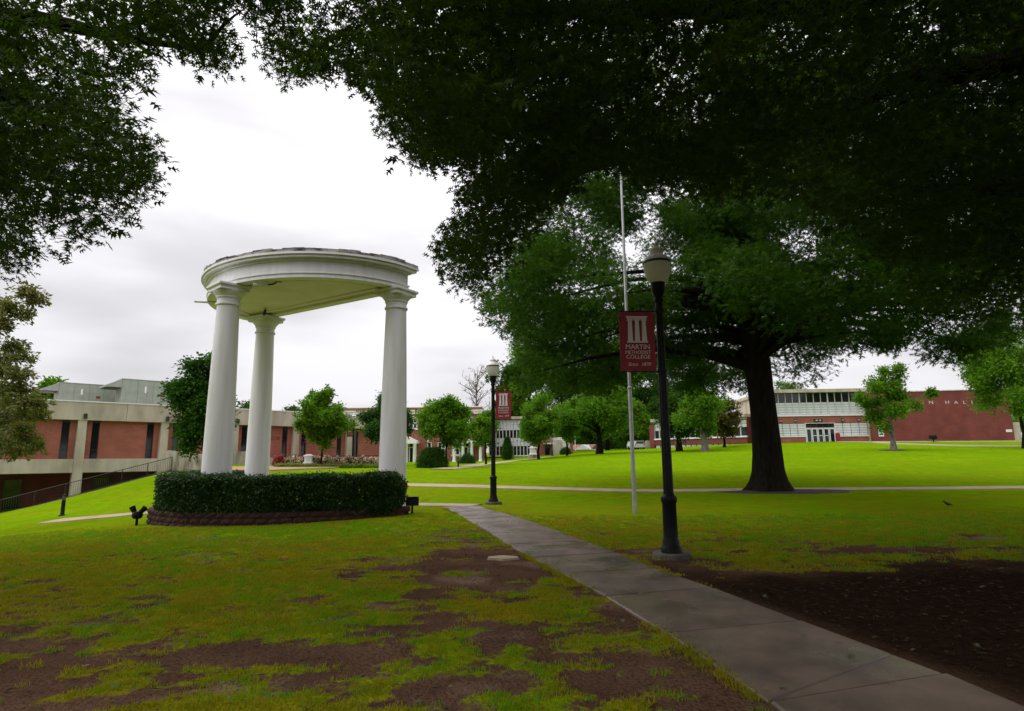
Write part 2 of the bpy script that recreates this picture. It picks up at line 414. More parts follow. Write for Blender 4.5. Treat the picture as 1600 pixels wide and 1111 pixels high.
def star_leaf():
    V = [(0, 0, 0), (.09, .5, .02), (0, 1, -.10), (-.09, .5, .02)]
    F = [(0, 1, 2), (0, 2, 3)]
    for s in (1, -1):
        for (a, b, tx, ty) in ((.10, .34, .34, .22), (.34, .60, .50, .62), (.60, .78, .34, .95)):
            k = len(V); V += [(s*.012, a, .004), (s*.012, b, .006), (s*tx, ty, -.07)]; F.append((k, k+1, k+2))
    return np.array(V), F
def plain_leaf(w=.30):
    V = [(0, 0, 0), (w, .45, .10), (0, 1, -.06), (-w, .45, .10), (0, .45, 0)]
    return np.array(V), [(0, 1, 4), (1, 2, 4), (0, 4, 3), (4, 2, 3)]
def eul(a, b, c):
    return np.array(Matrix.Rotation(c, 3, 'Z') @ Matrix.Rotation(b, 3, 'Y') @ Matrix.Rotation(a, 3, 'X'))
def spray(name, leaf, m, n, size, ext, flat=.5, seed=1, twig=True):
    r = random.Random(seed); V, F = [], []
    LV, LF = leaf
    for k in range(n):
        t = (k+.5)/n
        a = r.uniform(0, 2*math.pi); d = ext*r.uniform(.15, 1)
        p = np.array([d*math.cos(a), d*math.sin(a), r.uniform(-1, 1)*ext*flat])
        Rm = eul(r.uniform(-.9, .5), r.uniform(-.7, .7), a - math.pi/2 + r.uniform(-.8, .8))
        b = len(V); V += list((LV*size*r.uniform(.75, 1.2)) @ Rm.T + p); F += [tuple(b+i for i in f) for f in LF]
        if twig:
            b = len(V); w = size*.03
            V += [np.array([w, 0, 0.]), np.array([-w, 0, w]), p]; F.append((b, b+1, b+2))
    return proto(name, V, F, m)
PR = {
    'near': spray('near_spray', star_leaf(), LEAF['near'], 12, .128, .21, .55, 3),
    'oak': spray('oak_spray', star_leaf(), LEAF['oak'], 14, .21, .42, .45, 4),
    'green': spray('green_spray', plain_leaf(), LEAF['green'], 14, .20, .36, .7, 5),
    'dark': spray('dark_spray', plain_leaf(), LEAF['dark'], 14, .20, .36, .7, 6),
    'pale': spray('pale_spray', plain_leaf(), LEAF['pale'], 14, .20, .36, .7, 7),
    'olive': spray('olive_spray', plain_leaf(.24), LEAF['olive'], 9, .17, .17, .7, 8),
    'rust': spray('rust_spray', plain_leaf(), LEAF['rust'], 14, .20, .36, .7, 9),
    'hedge': spray('hedge_spray', plain_leaf(.26), LEAF['hedge'], 12, .062, .085, .9, 10, False),
    'cover': spray('cover_spray', plain_leaf(.2), LEAF['cover'], 12, .16, .12, .5, 11, False),
    'pink': spray('pink_spray', plain_leaf(.45), M['pinkflower'], 7, .09, .06, .6, 12, False),
    'red': spray('red_spray', plain_leaf(.45), M['redflower'], 7, .10, .06, .6, 13, False),
}
def rand_rot(n, tilt=.5):
    return np.c_[rng.uniform(-tilt, tilt, n), rng.uniform(-tilt, tilt, n), rng.uniform(0, 2*math.pi, n)]

# ------------------------------------------------------------------ ground cover layout (what grows where)
def mulch_np(x, y):
    e = 8.9 + .12*(x-2.6) + 1.2*(fbm(x*.5, y*.5, 0, 41)-.5)
    right = x - (3.35 - .28*(y-4.2))            # right of the sidewalk
    return sstep(-.2, .35, right)*(1-sstep(-1.1, 1.1, y-e+1.6*(fbm(x*1.8, y*1.8, 0, 43, 3)-.5)))*sstep(-3, 1, y+4)
def cover_np(x, y):
    n = .38*fbm(x*.55, y*.75, 0, 11, 4) + .32*fbm(x*1.7, y*2.6, 0, 21, 3) + .30*fbm(x*4.2, y*7, 0, 23, 2)
    thr = np.interp(y, [0, 4, 6, 8.5, 11, 14, 18, 24], [.535, .535, .525, .495, .455, .41, .32, .0])
    thr = thr + .13*np.exp(-(((x+.6)/1.3)**2 + ((y-10.2)/2.8)**2)) + .07*np.exp(-(((x-.2)/1.5)**2 + ((y-6)/2)**2))
    thr = thr - .07*sstep(2, 9, -x)*sstep(6, 9, y)
    thr = np.where(x > 2.0-.28*(y-8), thr + .03*(1-sstep(10, 13, y)) - .05*sstep(11, 13, y), thr)
    c = sstep(-.11, .11, n-thr-.005)
    return c*(1-mulch_np(x, y))
def dry_np(x, y):
    d = .45*fbm(x*.35, y*.35, 0, 61, 3) + .55*fbm(x*1.6, y*2.2, 0, 65, 3)
    near = np.interp(y, [0, 9, 14, 19, 27, 45, 80], [.85, .75, .55, .36, .25, .12, .05])
    return np.clip(near + (d-.5)*2.2*np.interp(y, [0, 25, 60], [1, .7, .25]), 0, 1)

def ground():
    gx = np.unique(np.r_[np.linspace(-600, -60, 14), np.linspace(-60, -16, 40), np.arange(-16, 14, .13), np.linspace(14, 70, 60), np.linspace(70, 600, 14)])
    gy = np.unique(np.r_[np.linspace(-400, -8, 12), np.linspace(-8, 2, 24), np.arange(2, 18, .11), np.arange(18, 30, .4), np.arange(30, 110, 1.2), np.linspace(110, 900, 18)])
    X, Y = np.meshgrid(gx, gy)
    x, y = X.ravel(), Y.ravel()
    z = terr_np(x, y)
    cov, mul = cover_np(x, y), mulch_np(x, y)
    near = (np.abs(x) < 16) & (y < 18) & (y > 0)
    z = z + np.where(near, .022*cov + .03*(fbm(x*1.3, y*1.3, 0, 5)-.5) + .02*mul*(noise3(x*9, y*9, 0, 3)-.5), 0)
    nx, ny = len(gx), len(gy)
    i = np.arange(nx*ny).reshape(ny, nx)
    F = np.c_[i[:-1, :-1].ravel(), i[:-1, 1:].ravel(), i[1:, 1:].ravel(), i[1:, :-1].ravel()]
    m = bpy.data.materials.new('lawn_and_soil'); m.use_nodes = True
    nt = m.node_tree; N, L = nt.nodes.new, nt.links.new
    b = nt.nodes['Principled BSDF']; b.inputs['Roughness'].default_value = .9; b.inputs['Specular IOR Level'].default_value = .0
    tc = N('ShaderNodeTexCoord')
    def nz(scale, detail=5, lo=.3, hi=.7, st=None):
        n = N('ShaderNodeTexNoise'); n.inputs['Scale'].default_value = scale; n.inputs['Detail'].default_value = detail
        if st:
            mp = N('ShaderNodeMapping'); mp.inputs['Scale'].default_value = st; L(tc.outputs['Object'], mp.inputs[0]); L(mp.outputs[0], n.inputs['Vector'])
        else: L(tc.outputs['Object'], n.inputs['Vector'])
        r = N('ShaderNodeMapRange'); r.inputs['From Min'].default_value = lo; r.inputs['From Max'].default_value = hi
        L(n.outputs['Fac'], r.inputs['Value']); return r.outputs[0]
    def mix(f, a, c):
        q = N('ShaderNodeMix'); q.data_type = 'RGBA'
        if isinstance(f, float): q.inputs['Factor'].default_value = f
        else: L(f, q.inputs['Factor'])
        for k, v in (('A', a), ('B', c)):
            if isinstance(v, tuple): q.inputs[k].default_value = (*v, 1)
            else: L(v, q.inputs[k])
        return q.outputs['Result']
    def attr(n):
        q = N('ShaderNodeAttribute'); q.attribute_name = n; return q.outputs['Fac']
    soil = mix(nz(1.3, 7), (.150, .085, .055), (.085, .046, .030))
    soil = mix(nz(.8, 4, .55, .7), soil, (.23, .155, .11))
    soil = mix(nz(28, 4, .5, .75), soil, (.05, .03, .02))
    lush = mix(nz(.35, 6), (.140, .300, .002), (.205, .365, .003))
    lush = mix(nz(2.2, 6, .45, .8, (1, .5, 1)), lush, (.080, .190, .002))
    lush = mix(nz(.13, 5, .42, .72), lush, (.125, .265, .003))
    lush = mix(nz(6, 6, .52, .85, (1, .45, 1)), lush, (.21, .25, .008))
    dry = mix(nz(3, 6), (.290, .220, .012), (.175, .175, .008))
    grass = mix(attr('dry'), lush, dry)
    grass = mix(nz(45, 3, .45, .75), grass, (.09, .13, .004))
    ad = N('ShaderNodeMath'); ad.operation = 'MULTIPLY_ADD'; L(nz(14, 4, .3, .7), ad.inputs[0]); ad.inputs[1].default_value = .5
    L(attr('cover'), ad.inputs[2])
    th = N('ShaderNodeMapRange'); th.inputs['From Min'].default_value = .55; th.inputs['From Max'].default_value = .9; L(ad.outputs[0], th.inputs['Value'])
    col = mix(th.outputs[0], mix(attr('mulch'), soil, mix(nz(11, 6), (.040, .022, .014), (.016, .010, .007))), grass)
    L(col, b.inputs['Base Color'])
    n2 = N('ShaderNodeTexNoise'); n2.inputs['Scale'].default_value = 30; n2.inputs['Detail'].default_value = 5; L(tc.outputs['Object'], n2.inputs['Vector'])
    bp = N('ShaderNodeBump'); bp.inputs['Strength'].default_value = .9; bp.inputs['Distance'].default_value = .05
    L(n2.outputs['Fac'], bp.inputs['Height']); L(bp.outputs[0], b.inputs['Normal'])
    o = np_mesh('ground', np.c_[x, y, z], F, m)
    o.data.polygons.foreach_set('use_smooth', [True]*len(F))
    for nm, val in (('cover', cov), ('mulch', mul), ('dry', dry_np(x, y))):
        a = o.data.attributes.new(nm, 'FLOAT', 'POINT'); a.data.foreach_set('value', val.astype(np.float32))
    tag(o, 'green lawn with bare brown soil patches in the foreground', None, None, 'structure')
    return o
ground()

# ------------------------------------------------------------------ paths
def ribbon(name, pts, w, m, lift=.03, step=1.0, label=None, thick=.12):
    pts = [Vector((p[0], p[1])) for p in pts]
    P = []
    for a, b in zip(pts, pts[1:]):
        n = max(1, int((b-a).length/step)); P += [a.lerp(b, k/n) for k in range(n)]
    P.append(pts[-1])
    for _ in range(3):
        P = [P[0]]+[(P[i-1]+P[i]*2+P[i+1])/4 for i in range(1, len(P)-1)]+[P[-1]]
    L_, R2 = [], []
    for i, p in enumerate(P):
        t = (P[min(i+1, len(P)-1)]-P[max(i-1, 0)]).normalized(); n = Vector((-t.y, t.x))
        L_.append(p+n*w/2); R2.append(p-n*w/2)
    zl = terr_np([p.x for p in L_], [p.y for p in L_]); zr = terr_np([p.x for p in R2], [p.y for p in R2])
    mb = MB(); vs = []
    for a, b, za, zb in zip(L_, R2, zl, zr):
        vs += [(a.x, a.y, za-thick), (a.x, a.y, za+lift), (b.x, b.y, zb+lift), (b.x, b.y, zb-thick)]
    fs = []
    for i in range(len(P)-1):
        q = i*4
        fs += [(q+k, q+k+1, q+k+5, q+k+4) for k in range(3)]
    mb.add(vs, fs)
    return tag(mb.build(name, m), label, None, None, 'structure')

def sidewalk():
    root = bpy.data.objects.new('sidewalk', None); COL.objects.link(root)
    tag(root, 'damp concrete slab sidewalk running from the foreground to the monument', None, None, 'structure')
    Lp = [(2.75, -3.6), (2.42, -2.0), (2.17, -.4), (1.98, 1.1), (1.83, 2.65), (1.63, 4.24), (1.36, 5.81), (1.04, 7.34), (.65, 8.7), (.27, 10.04), (-.10, 11.45), (-.47, 12.9),
          (-.84, 14.35), (-1.21, 15.8), (-1.58, 17.25), (-1.95, 18.7), (-2.30, 20.1)]
    Rp = [(4.25, -3.1), (3.9, -1.5), (3.66, .1), (3.46, 1.6), (3.31, 3.1), (3.12, 4.72), (2.76, 6.19), (2.42, 7.72), (2.02, 9.06), (1.70, 10.47), (1.33, 11.9), (.96, 13.35),
          (.55, 14.8), (.12, 16.25), (-.35, 17.7), (-.8, 19.15), (-1.2, 20.75)]
    r = random.Random(3)
    for i in range(len(Lp)-1):
        a, b, c, d = [Vector(q) for q in (Lp[i], Rp[i], Rp[i+1], Lp[i+1])]
        e = b.lerp(c, .30)
        for pts in (((a, b, e), (a, e, c, d)) if i == 5 else ((a, b, c, d),)): one_slab(root, pts, r)
def one_slab(root, pts, r):
        cen = sum(pts, Vector((0, 0)))/len(pts); n = len(pts)
        dz = r.uniform(-.006, .006); tx, ty = r.uniform(-.004, .004), r.uniform(-.004, .004)
        def ring(s, z):
            out = []
            for q in pts:
                v = cen + (q-cen)*(1 - s/(q-cen).length)
                out.append((v.x, v.y, terr(v.x, v.y)+z+dz+tx*(v.x-cen.x)+ty*(v.y-cen.y)))
            return out
        vs = ring(.016, -.12)+ring(.016, .026)+ring(.034, .040)
        fs = [tuple(range(2*n, 3*n))]
        for k in (0, n): fs += [(k+j, k+(j+1) % n, k+n+(j+1) % n, k+n+j) for j in range(n)]
        MB().add(vs, fs).build('slab', M['slab'], root)
sidewalk()
ribbon('walkway', [(-1.3, 21.1), (-3.5, 21.9), (-6.5, 23.2), (-10, 24.2), (-14.5, 25), (-19, 25.6)], 1.2, M['walk'], label='pale walkway passing behind the columns')
cr = [gpix(x, y) for x, y in ((640, 758), (760, 761), (900, 765), (1000, 767.5), (1120, 766.5), (1250, 765), (1450, 763.5), (1600, 762))]
ribbon('lawn_path', [(-13, 33), (-9, 32)]+[(p.x, p.y) for p in cr]+[(cr[-1].x+12, cr[-1].y-.5)], 1.5, M['walk'], label='pale path crossing the lawn from side to side')
fp = [gpix(x, y) for x, y in ((690, 733.5), (725, 730), (757, 726), (800, 720.5), (835, 717), (862, 714))]
ribbon('far_path', [(p.x, p.y) for p in fp], 2.0, M['walk'], .05, label='far path climbing to the brick buildings')
hp = [px(1310, 700, 82.3)*1, px(1366, 700, 79), px(1395, 700, 74), px(1480, 700, 69), px(1600, 700, 65), px(1700, 700, 62)]
ribbon('hall_path', [(p.x*1, p.y) for p in hp], 1.6, M['walk'], .06, label='pale path curving past the hall')
hp = [px(1366, 700, 79.5), px(1480, 700, 77.5), px(1600, 700, 75), px(1700, 700, 73)]
ribbon('hall_walk', [(p.x, p.y) for p in hp], 1.4, M['walk'], .06, label='pale walk along the brick hall wall')
plz = MB()
PZP = [(-25.5, 47.4), (-21, 44.5), (-17.5, 45.0), (-14.5, 50.5), (-15.5, 60), (-19, 62.5), (-27.5, 54.3)]
zz = [terr(*p)+.10 for p in PZP]
plz.add([(x, y, z-.4) for (x, y), z in zip(PZP, zz)]+[(x, y, z) for (x, y), z in zip(PZP, zz)],
        [tuple(range(7, 14))]+[(i, (i+1) % 7, 7+(i+1) % 7, 7+i) for i in range(7)])
tag(plz.build('plaza', M['plaza']), 'tan brick plaza in front of the long building', None, None, 'structure')

# ------------------------------------------------------------------ grass tufts on the near lawn
def grass():
    r = random.Random(2)
    gm = leaf_mat('grass_blade', (.36, .27, .016), (.20, .21, .010), .45, nscale=2.5)
    gm2 = leaf_mat('lush_grass_blade', (.11, .24, .006), (.19, .33, .010), .45, nscale=2.5)
    def tuft(name, m, n, h, rad):
        V, F = [], []
        for k in range(n):
            a, d, b = r.uniform(0, 6.28), rad*math.sqrt(r.random()), r.uniform(0, 6.28)
            p = np.array([d*math.cos(a), d*math.sin(a), -.004]); w = .0034
            hh = h*r.uniform(.5, 1.2); l = hh*r.uniform(.15, .8)
            s = np.array([math.cos(b)*w, math.sin(b)*w, 0]); o = np.array([-math.sin(b)*l, math.cos(b)*l, 0])
            k0 = len(V); V += [p-s, p+s, p+o*.4+s*.7+[0, 0, hh*.65], p+o*.4-s*.7+[0, 0, hh*.65], p+o+[0, 0, hh]]
            F += [(k0, k0+1, k0+2, k0+3), (k0+3, k0+2, k0+4)]
        return proto(name, V, F, m)
    td, tl = tuft('dry_tuft', gm, 20, .036, .075), tuft('lush_tuft', gm2, 20, .040, .075)
    def pts(n, x0, x1, y0, y1):
        x, y = rng.uniform(x0, x1, n), rng.uniform(y0, y1, n)
        inv = (np.abs(x) < .95*y+1.2)
        c = cover_np(x, y)
        path = np.interp(y, [-3.6, 4.24, 10, 20.1], [2.75, 1.63, .27, -2.3]); pathr = path + np.interp(y, [0, 10, 20], [1.62, 1.55, 1.2])
        ok = inv & (rng.random(n) < c*np.interp(y, [0, 11, 17], [1.0, .9, .12]) - .22*(y < 11)) & ((x < path-.0) | (x > pathr))
        x, y = x[ok], y[ok]
        inside = (x > -11) & (x < -3.2) & (y > 15.6+.25*np.abs(x+6.5)**1.0*.5)
        x, y = x[~inside], y[~inside]
        return x, y
    for nm, lab, box, n, s in (('grass', 'short patchy grass on the near lawn', (-10, 10, 2.6, 9), 62000, .9),
                               ('lawn_grass', 'thicker grass of the middle lawn', (-18, 16, 9, 17), 50000, 1.2)):
        x, y = pts(n, *box)
        d = dry_np(x, y)
        z = terr_np(x, y) + .022*cover_np(x, y) + .03*(fbm(x*1.3, y*1.3, 0, 5)-.5)
        isdry = rng.random(len(x)) < d
        for pr, k, nn, ll in ((td, isdry, nm, 'yellowing '+lab), (tl, ~isdry, 'green_'+nm, 'green '+lab)):
            if k.sum() == 0: continue
            o = scatter(nn, np.c_[x[k], y[k], z[k]], rand_rot(k.sum(), .12), s*rng.uniform(.55, 1.25, k.sum()), pr)
            tag(o, ll, 'grass')
    # grass creeping over the edges of the sidewalk
    n = 2000; y = rng.uniform(2.8, 19.5, n); side = rng.random(n) < .55
    xl = np.interp(y, [1.1, 2.65, 4.24, 5.81, 7.34, 8.7, 10.04, 20.1], [1.98, 1.83, 1.63, 1.36, 1.04, .65, .27, -2.30])
    xr = np.interp(y, [1.6, 3.1, 4.72, 6.19, 7.72, 9.06, 10.47, 14.8, 20.75], [3.46, 3.31, 3.12, 2.76, 2.42, 2.02, 1.70, .55, -1.2])
    x = np.where(side, xl - np.abs(rng.normal(0, .05, n)) + .03, xr + np.abs(rng.normal(0, .05, n)) - .03)
    k = (fbm(x*.3, y*1.1, 0, 77, 3) > .47) & ((side) | (y > 8.5))
    x, y = x[k], y[k]
    tag(scatter('edge_grass', np.c_[x, y, terr_np(x, y)+.02], rand_rot(len(x), .25), rng.uniform(.5, 1.15, len(x)), td), 'tufts of grass creeping over the sidewalk edges', 'grass')
grass()

# ------------------------------------------------------------------ trees
def limb(mb, p0, p1, r0, r1, bow=.12, n=7, seg=7, seed=0):
    r = random.Random(seed); p0, p1 = Vector(p0), Vector(p1); L_ = (p1-p0).length
    pts, rad = [], []
    for i in range(n+1):
        t = i/n; p = p0.lerp(p1, t); p.z += bow*L_*math.sin(math.pi*t)
        if 0 < i < n: p += Vector((r.uniform(-1, 1), r.uniform(-1, 1), r.uniform(-.6, .6)))*L_*.025
        pts.append(p); rad.append(r0*(1-t)**.8*1.0 + r1*(1-(1-t)**.8))
    mb.tube(pts, rad, seg); return pts
def ball(n, p=.5):
    v = rng.normal(size=(n, 3)); v /= np.linalg.norm(v, axis=1)[:, None]
    return v*(rng.random(n)**p)[:, None]
def crown_points(centres, radii, per, flat=.7):
    P = [c + ball(per)*np.array([r, r, r*flat]) for c, r in zip(centres, radii)]
    return np.concatenate(P)
def tree(name, label, base, h, r, z0, leaf='green', clumps=34, per=60, scl=1.0, tr=.12, bark='bark', group=None, seed=0, rc=.30, lean=0, shape=1.0, cat='tree', flat=.75):
    """trunk height h, crown radius r from height z0 to h"""
    rr = random.Random(seed+100)
    t = thing(name, label, cat, base, 0, group)
    zc, rz = (z0+h)/2, (h-z0)/2
    v = ball(clumps, .38)
    k = v[:, 2]
    w = np.where(k > 0, 1-.35*shape*k, 1+.0*k)
    C = np.c_[v[:, 0]*r*w*(1-rc*.6), v[:, 1]*r*w*(1-rc*.6), zc + v[:, 2]*rz*(1-rc*.5)]
    C[:, :2] *= rng.uniform(.7, 1.3, (clumps, 1))
    out = rng.random(clumps) < .28
    C[:, :2] *= np.where(out, 1.06, .90)[:, None]
    C[:, 0] *= rng.uniform(.85, 1.15); C[:, 0] += .10*r*np.sin(C[:, 2]*1.7+seed)
    C[:, 0] += lean
    r *= 1.0; R = r*rc*rng.uniform(.45, 1.3, clumps); R = np.where(out, R*.6, R*1.05); per = int(per*.55); scl *= 1.22; C[:, 2] += rng.normal(0, .05*rz, clumps)
    mb = MB()
    top = Vector((lean*.6, 0, h*.82))
    n = 7
    pts = [Vector((lean*.6*(i/n)**1.5 + rr.uniform(-1, 1)*.03*h*(0 < i < n)*.4, rr.uniform(-1, 1)*.012*h*(0 < i < n), -.15+(h*.82+.15)*i/n)) for i in range(n+1)]
    rad = [tr*(1.45 if i == 0 else 1.0)*(1-.9*(i/n)) + .012 for i in range(n+1)]
    mb.tube(pts, rad, 9)
    for j in sorted(set(range(min(clumps, 12))) | set(int(q) for q in np.nonzero(out)[0])):
        c = C[j]; zst = max(z0*.75, min(h*.7, c[2]-.35*math.hypot(c[0], c[1])-.4)); f = min(max(zst/(h*.82), .12), .9)
        i = int(f*n); p0 = pts[i].lerp(pts[min(i+1, n)], f*n-i)
        limb(mb, p0, c, tr*.42*(1-.6*f), .012, .06, 4, 5, seed*31+j)
    mb.build('trunk', M[bark], t, True)
    P = crown_points(C, R, per, flat)
    P = P[P[:, 2] > z0*.8]
    scatter('crown', P, rand_rot(len(P), .8), scl*rng.uniform(.7, 1.25, len(P)), PR[leaf], t)
    return t
def mulch_ring(base, rx, ry, label):
    n = 26; mb = MB(); vs = [(0, 0, .07)]
    for q, z in ((.6, .06), (1, -.03)):
        for i in range(n):
            a = 2*math.pi*i/n; k = q*(1+.10*math.sin(3*a+base[0])+.06*math.sin(7*a))
            x, y = rx*k*math.cos(a), ry*k*math.sin(a)
            vs.append((x, y, terr(base[0]+x, base[1]+y)-base[2]+z))
    fs = [(0, 1+i, 1+(i+1) % n) for i in range(n)]+[(1+i, 1+n+i, 1+n+(i+1) % n, 1+(i+1) % n) for i in range(n)]
    return tag(mb.add(vs, fs).build('mulch_bed', M['mulch'], None, True, base), label, 'mulch bed')

# the great oak right of centre
def oak():
    b = on_ground(1200, 28.0)
    t = thing('oak_tree', 'huge dark spreading oak with thick flared trunk behind the near lamp', 'tree', b)
    mb = MB()
    n = 18; vs, fs = [], []
    prof = [(-.25, 1.45), (0, 1.10), (.18, .95), (.45, .82), (.9, .71), (1.6, .655), (2.6, .60), (3.8, .57), (5.0, .57), (5.8, .60), (6.6, .58), (8.2, .50), (10.5, .33), (13, .2), (15.5, .07)]
    for z, r0 in prof:
        for i in range(n):
            a = 2*math.pi*i/n
            fl = 1 + .16*math.exp(-max(z, 0)/.6)*math.sin(5*a+.6) + .035*math.sin(3*a+z*.8) + .025*math.sin(8*a)
            vs.append((r0*fl*math.cos(a) - .02*z*min(z, 8)*.25, r0*fl*math.sin(a), z))
    for k in range(len(prof)-1): fs += [(k*n+i, k*n+(i+1) % n, (k+1)*n+(i+1) % n, (k+1)*n+i) for i in range(n)]
    mb.add(vs, fs)
    C, R = [], []
    g = np.random.default_rng(5)
    K = 235
    for j in range(K):
        rho = 12.2*math.sqrt(g.random()); a = g.uniform(0, 2*math.pi)
        zl = 6.15 + .5*math.cos(a) + .3*math.sin(3*a+1) + (.5 if rho < 4 else 0) - .5*(rho/12.2)**2
        zt = 8.5 + 15.5*math.sqrt(max(0, 1-(rho/12.8)**2))
        u = g.random()**1.3
        C.append((rho*math.cos(a), rho*math.sin(a), zl+(zt-zl)*u)); R.append(g.uniform(1.1, 2.2))
    C = np.array(C)
    order = np.argsort(C[:, 2])
    for q, j in enumerate(order[:70]):
        c = C[j]; rho = math.hypot(c[0], c[1])
        z0 = min(12, 5.7 + .10*q/2 + .2*(c[2]-6))
        p0 = Vector((-.005*z0*z0, 0, z0))
        mid = Vector((c[0]*.5, c[1]*.5, z0+(c[2]-z0)*.62+.10*rho))
        pts = [p0, p0.lerp(mid, .5)+Vector((0, 0, .25)), mid, mid.lerp(Vector(c), .5)+Vector((0, 0, .12)), Vector(c)]
        r0 = .06+.010*rho+(.06 if q % 6 == 0 else 0)
        mb.tube(pts, [r0, r0*.8, r0*.55, r0*.3, .02], 7)
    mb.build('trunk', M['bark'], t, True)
    P = crown_points(C, R, 58, .55)
    keep = P[:, 2] > 4.6
    P = P[keep]
    scatter('crown', P, rand_rot(len(P), .6), rng.uniform(.75, 1.35, len(P)), PR['oak'], t)
    mulch_ring(Vector((b.x+.7, b.y-.3, b.z)), 3.4, 1.5, 'dark mulch spread round the foot of the big oak')
oak()

# the two oaks the photographer stands under: trunks outside the frame, boughs overhead
WIN = [(-80, 445), (20, 440), (60, 428), (95, 425), (130, 395), (165, 370), (245, 325), (262, 250), (225, 205), (205, 180), (222, 120), (262, 80), (290, 95), (325, 125), (378, 112), (380, 75), (355, 40),
       (385, 45), (408, 75), (420, 135), (470, 135), (520, 118), (580, 150), (592, 205), (640, 245), (660, 272), (725, 262), (712, 320), (672, 385), (695, 430), (735, 470), (768, 440), (790, 400),
       (850, 335), (940, 262), (1010, 300), (1100, 320), (1200, 310), (1300, 350), (1400, 420), (1480, 520), (1545, 520), (1600, 470), (1700, 440), (1700, 1300), (-80, 1300)]
def in_poly(x, y, poly):
    r = np.zeros(len(x), bool); n = len(poly)
    for i in range(n):
        (x0, y0), (x1, y1) = poly[i], poly[(i+1) % n]
        c = ((y0 > y) != (y1 > y)) & (x < (x1-x0)*(y-y0)/((y1-y0) if y1 != y0 else 1e-9)+x0)
        r ^= c
    return r
def canopy_points(n, x0, x1, y0, y1, z0, z1, lo=.40, seed=0):
    P = np.c_[rng.uniform(x0, x1, n), rng.uniform(y0, y1, n), rng.uniform(z0, z1, n)]
    c = fbm(P[:, 0]*.42, P[:, 1]*.42, P[:, 2]*.75, 70+seed, 3)
    P = P[c > lo]
    X, Y, w = project(P)
    jx, jy = rng.normal(0, 9, len(P)), rng.normal(0, 9, len(P))
    front = w > .3
    bad = np.zeros(len(P), bool)
    q = 150/np.maximum(w, 3)
    for ox, oy in ((-1, 0), (1, 0), (0, 1), (0, -1), (0, 0)): bad |= front & in_poly(X+jx+ox*q, Y+jy+oy*q, WIN)
    m = front & (w < 3.2) & (X > -500) & (X < 2100) & (Y > -500)      # nothing right in front of the lens
    return P[~bad & ~m]
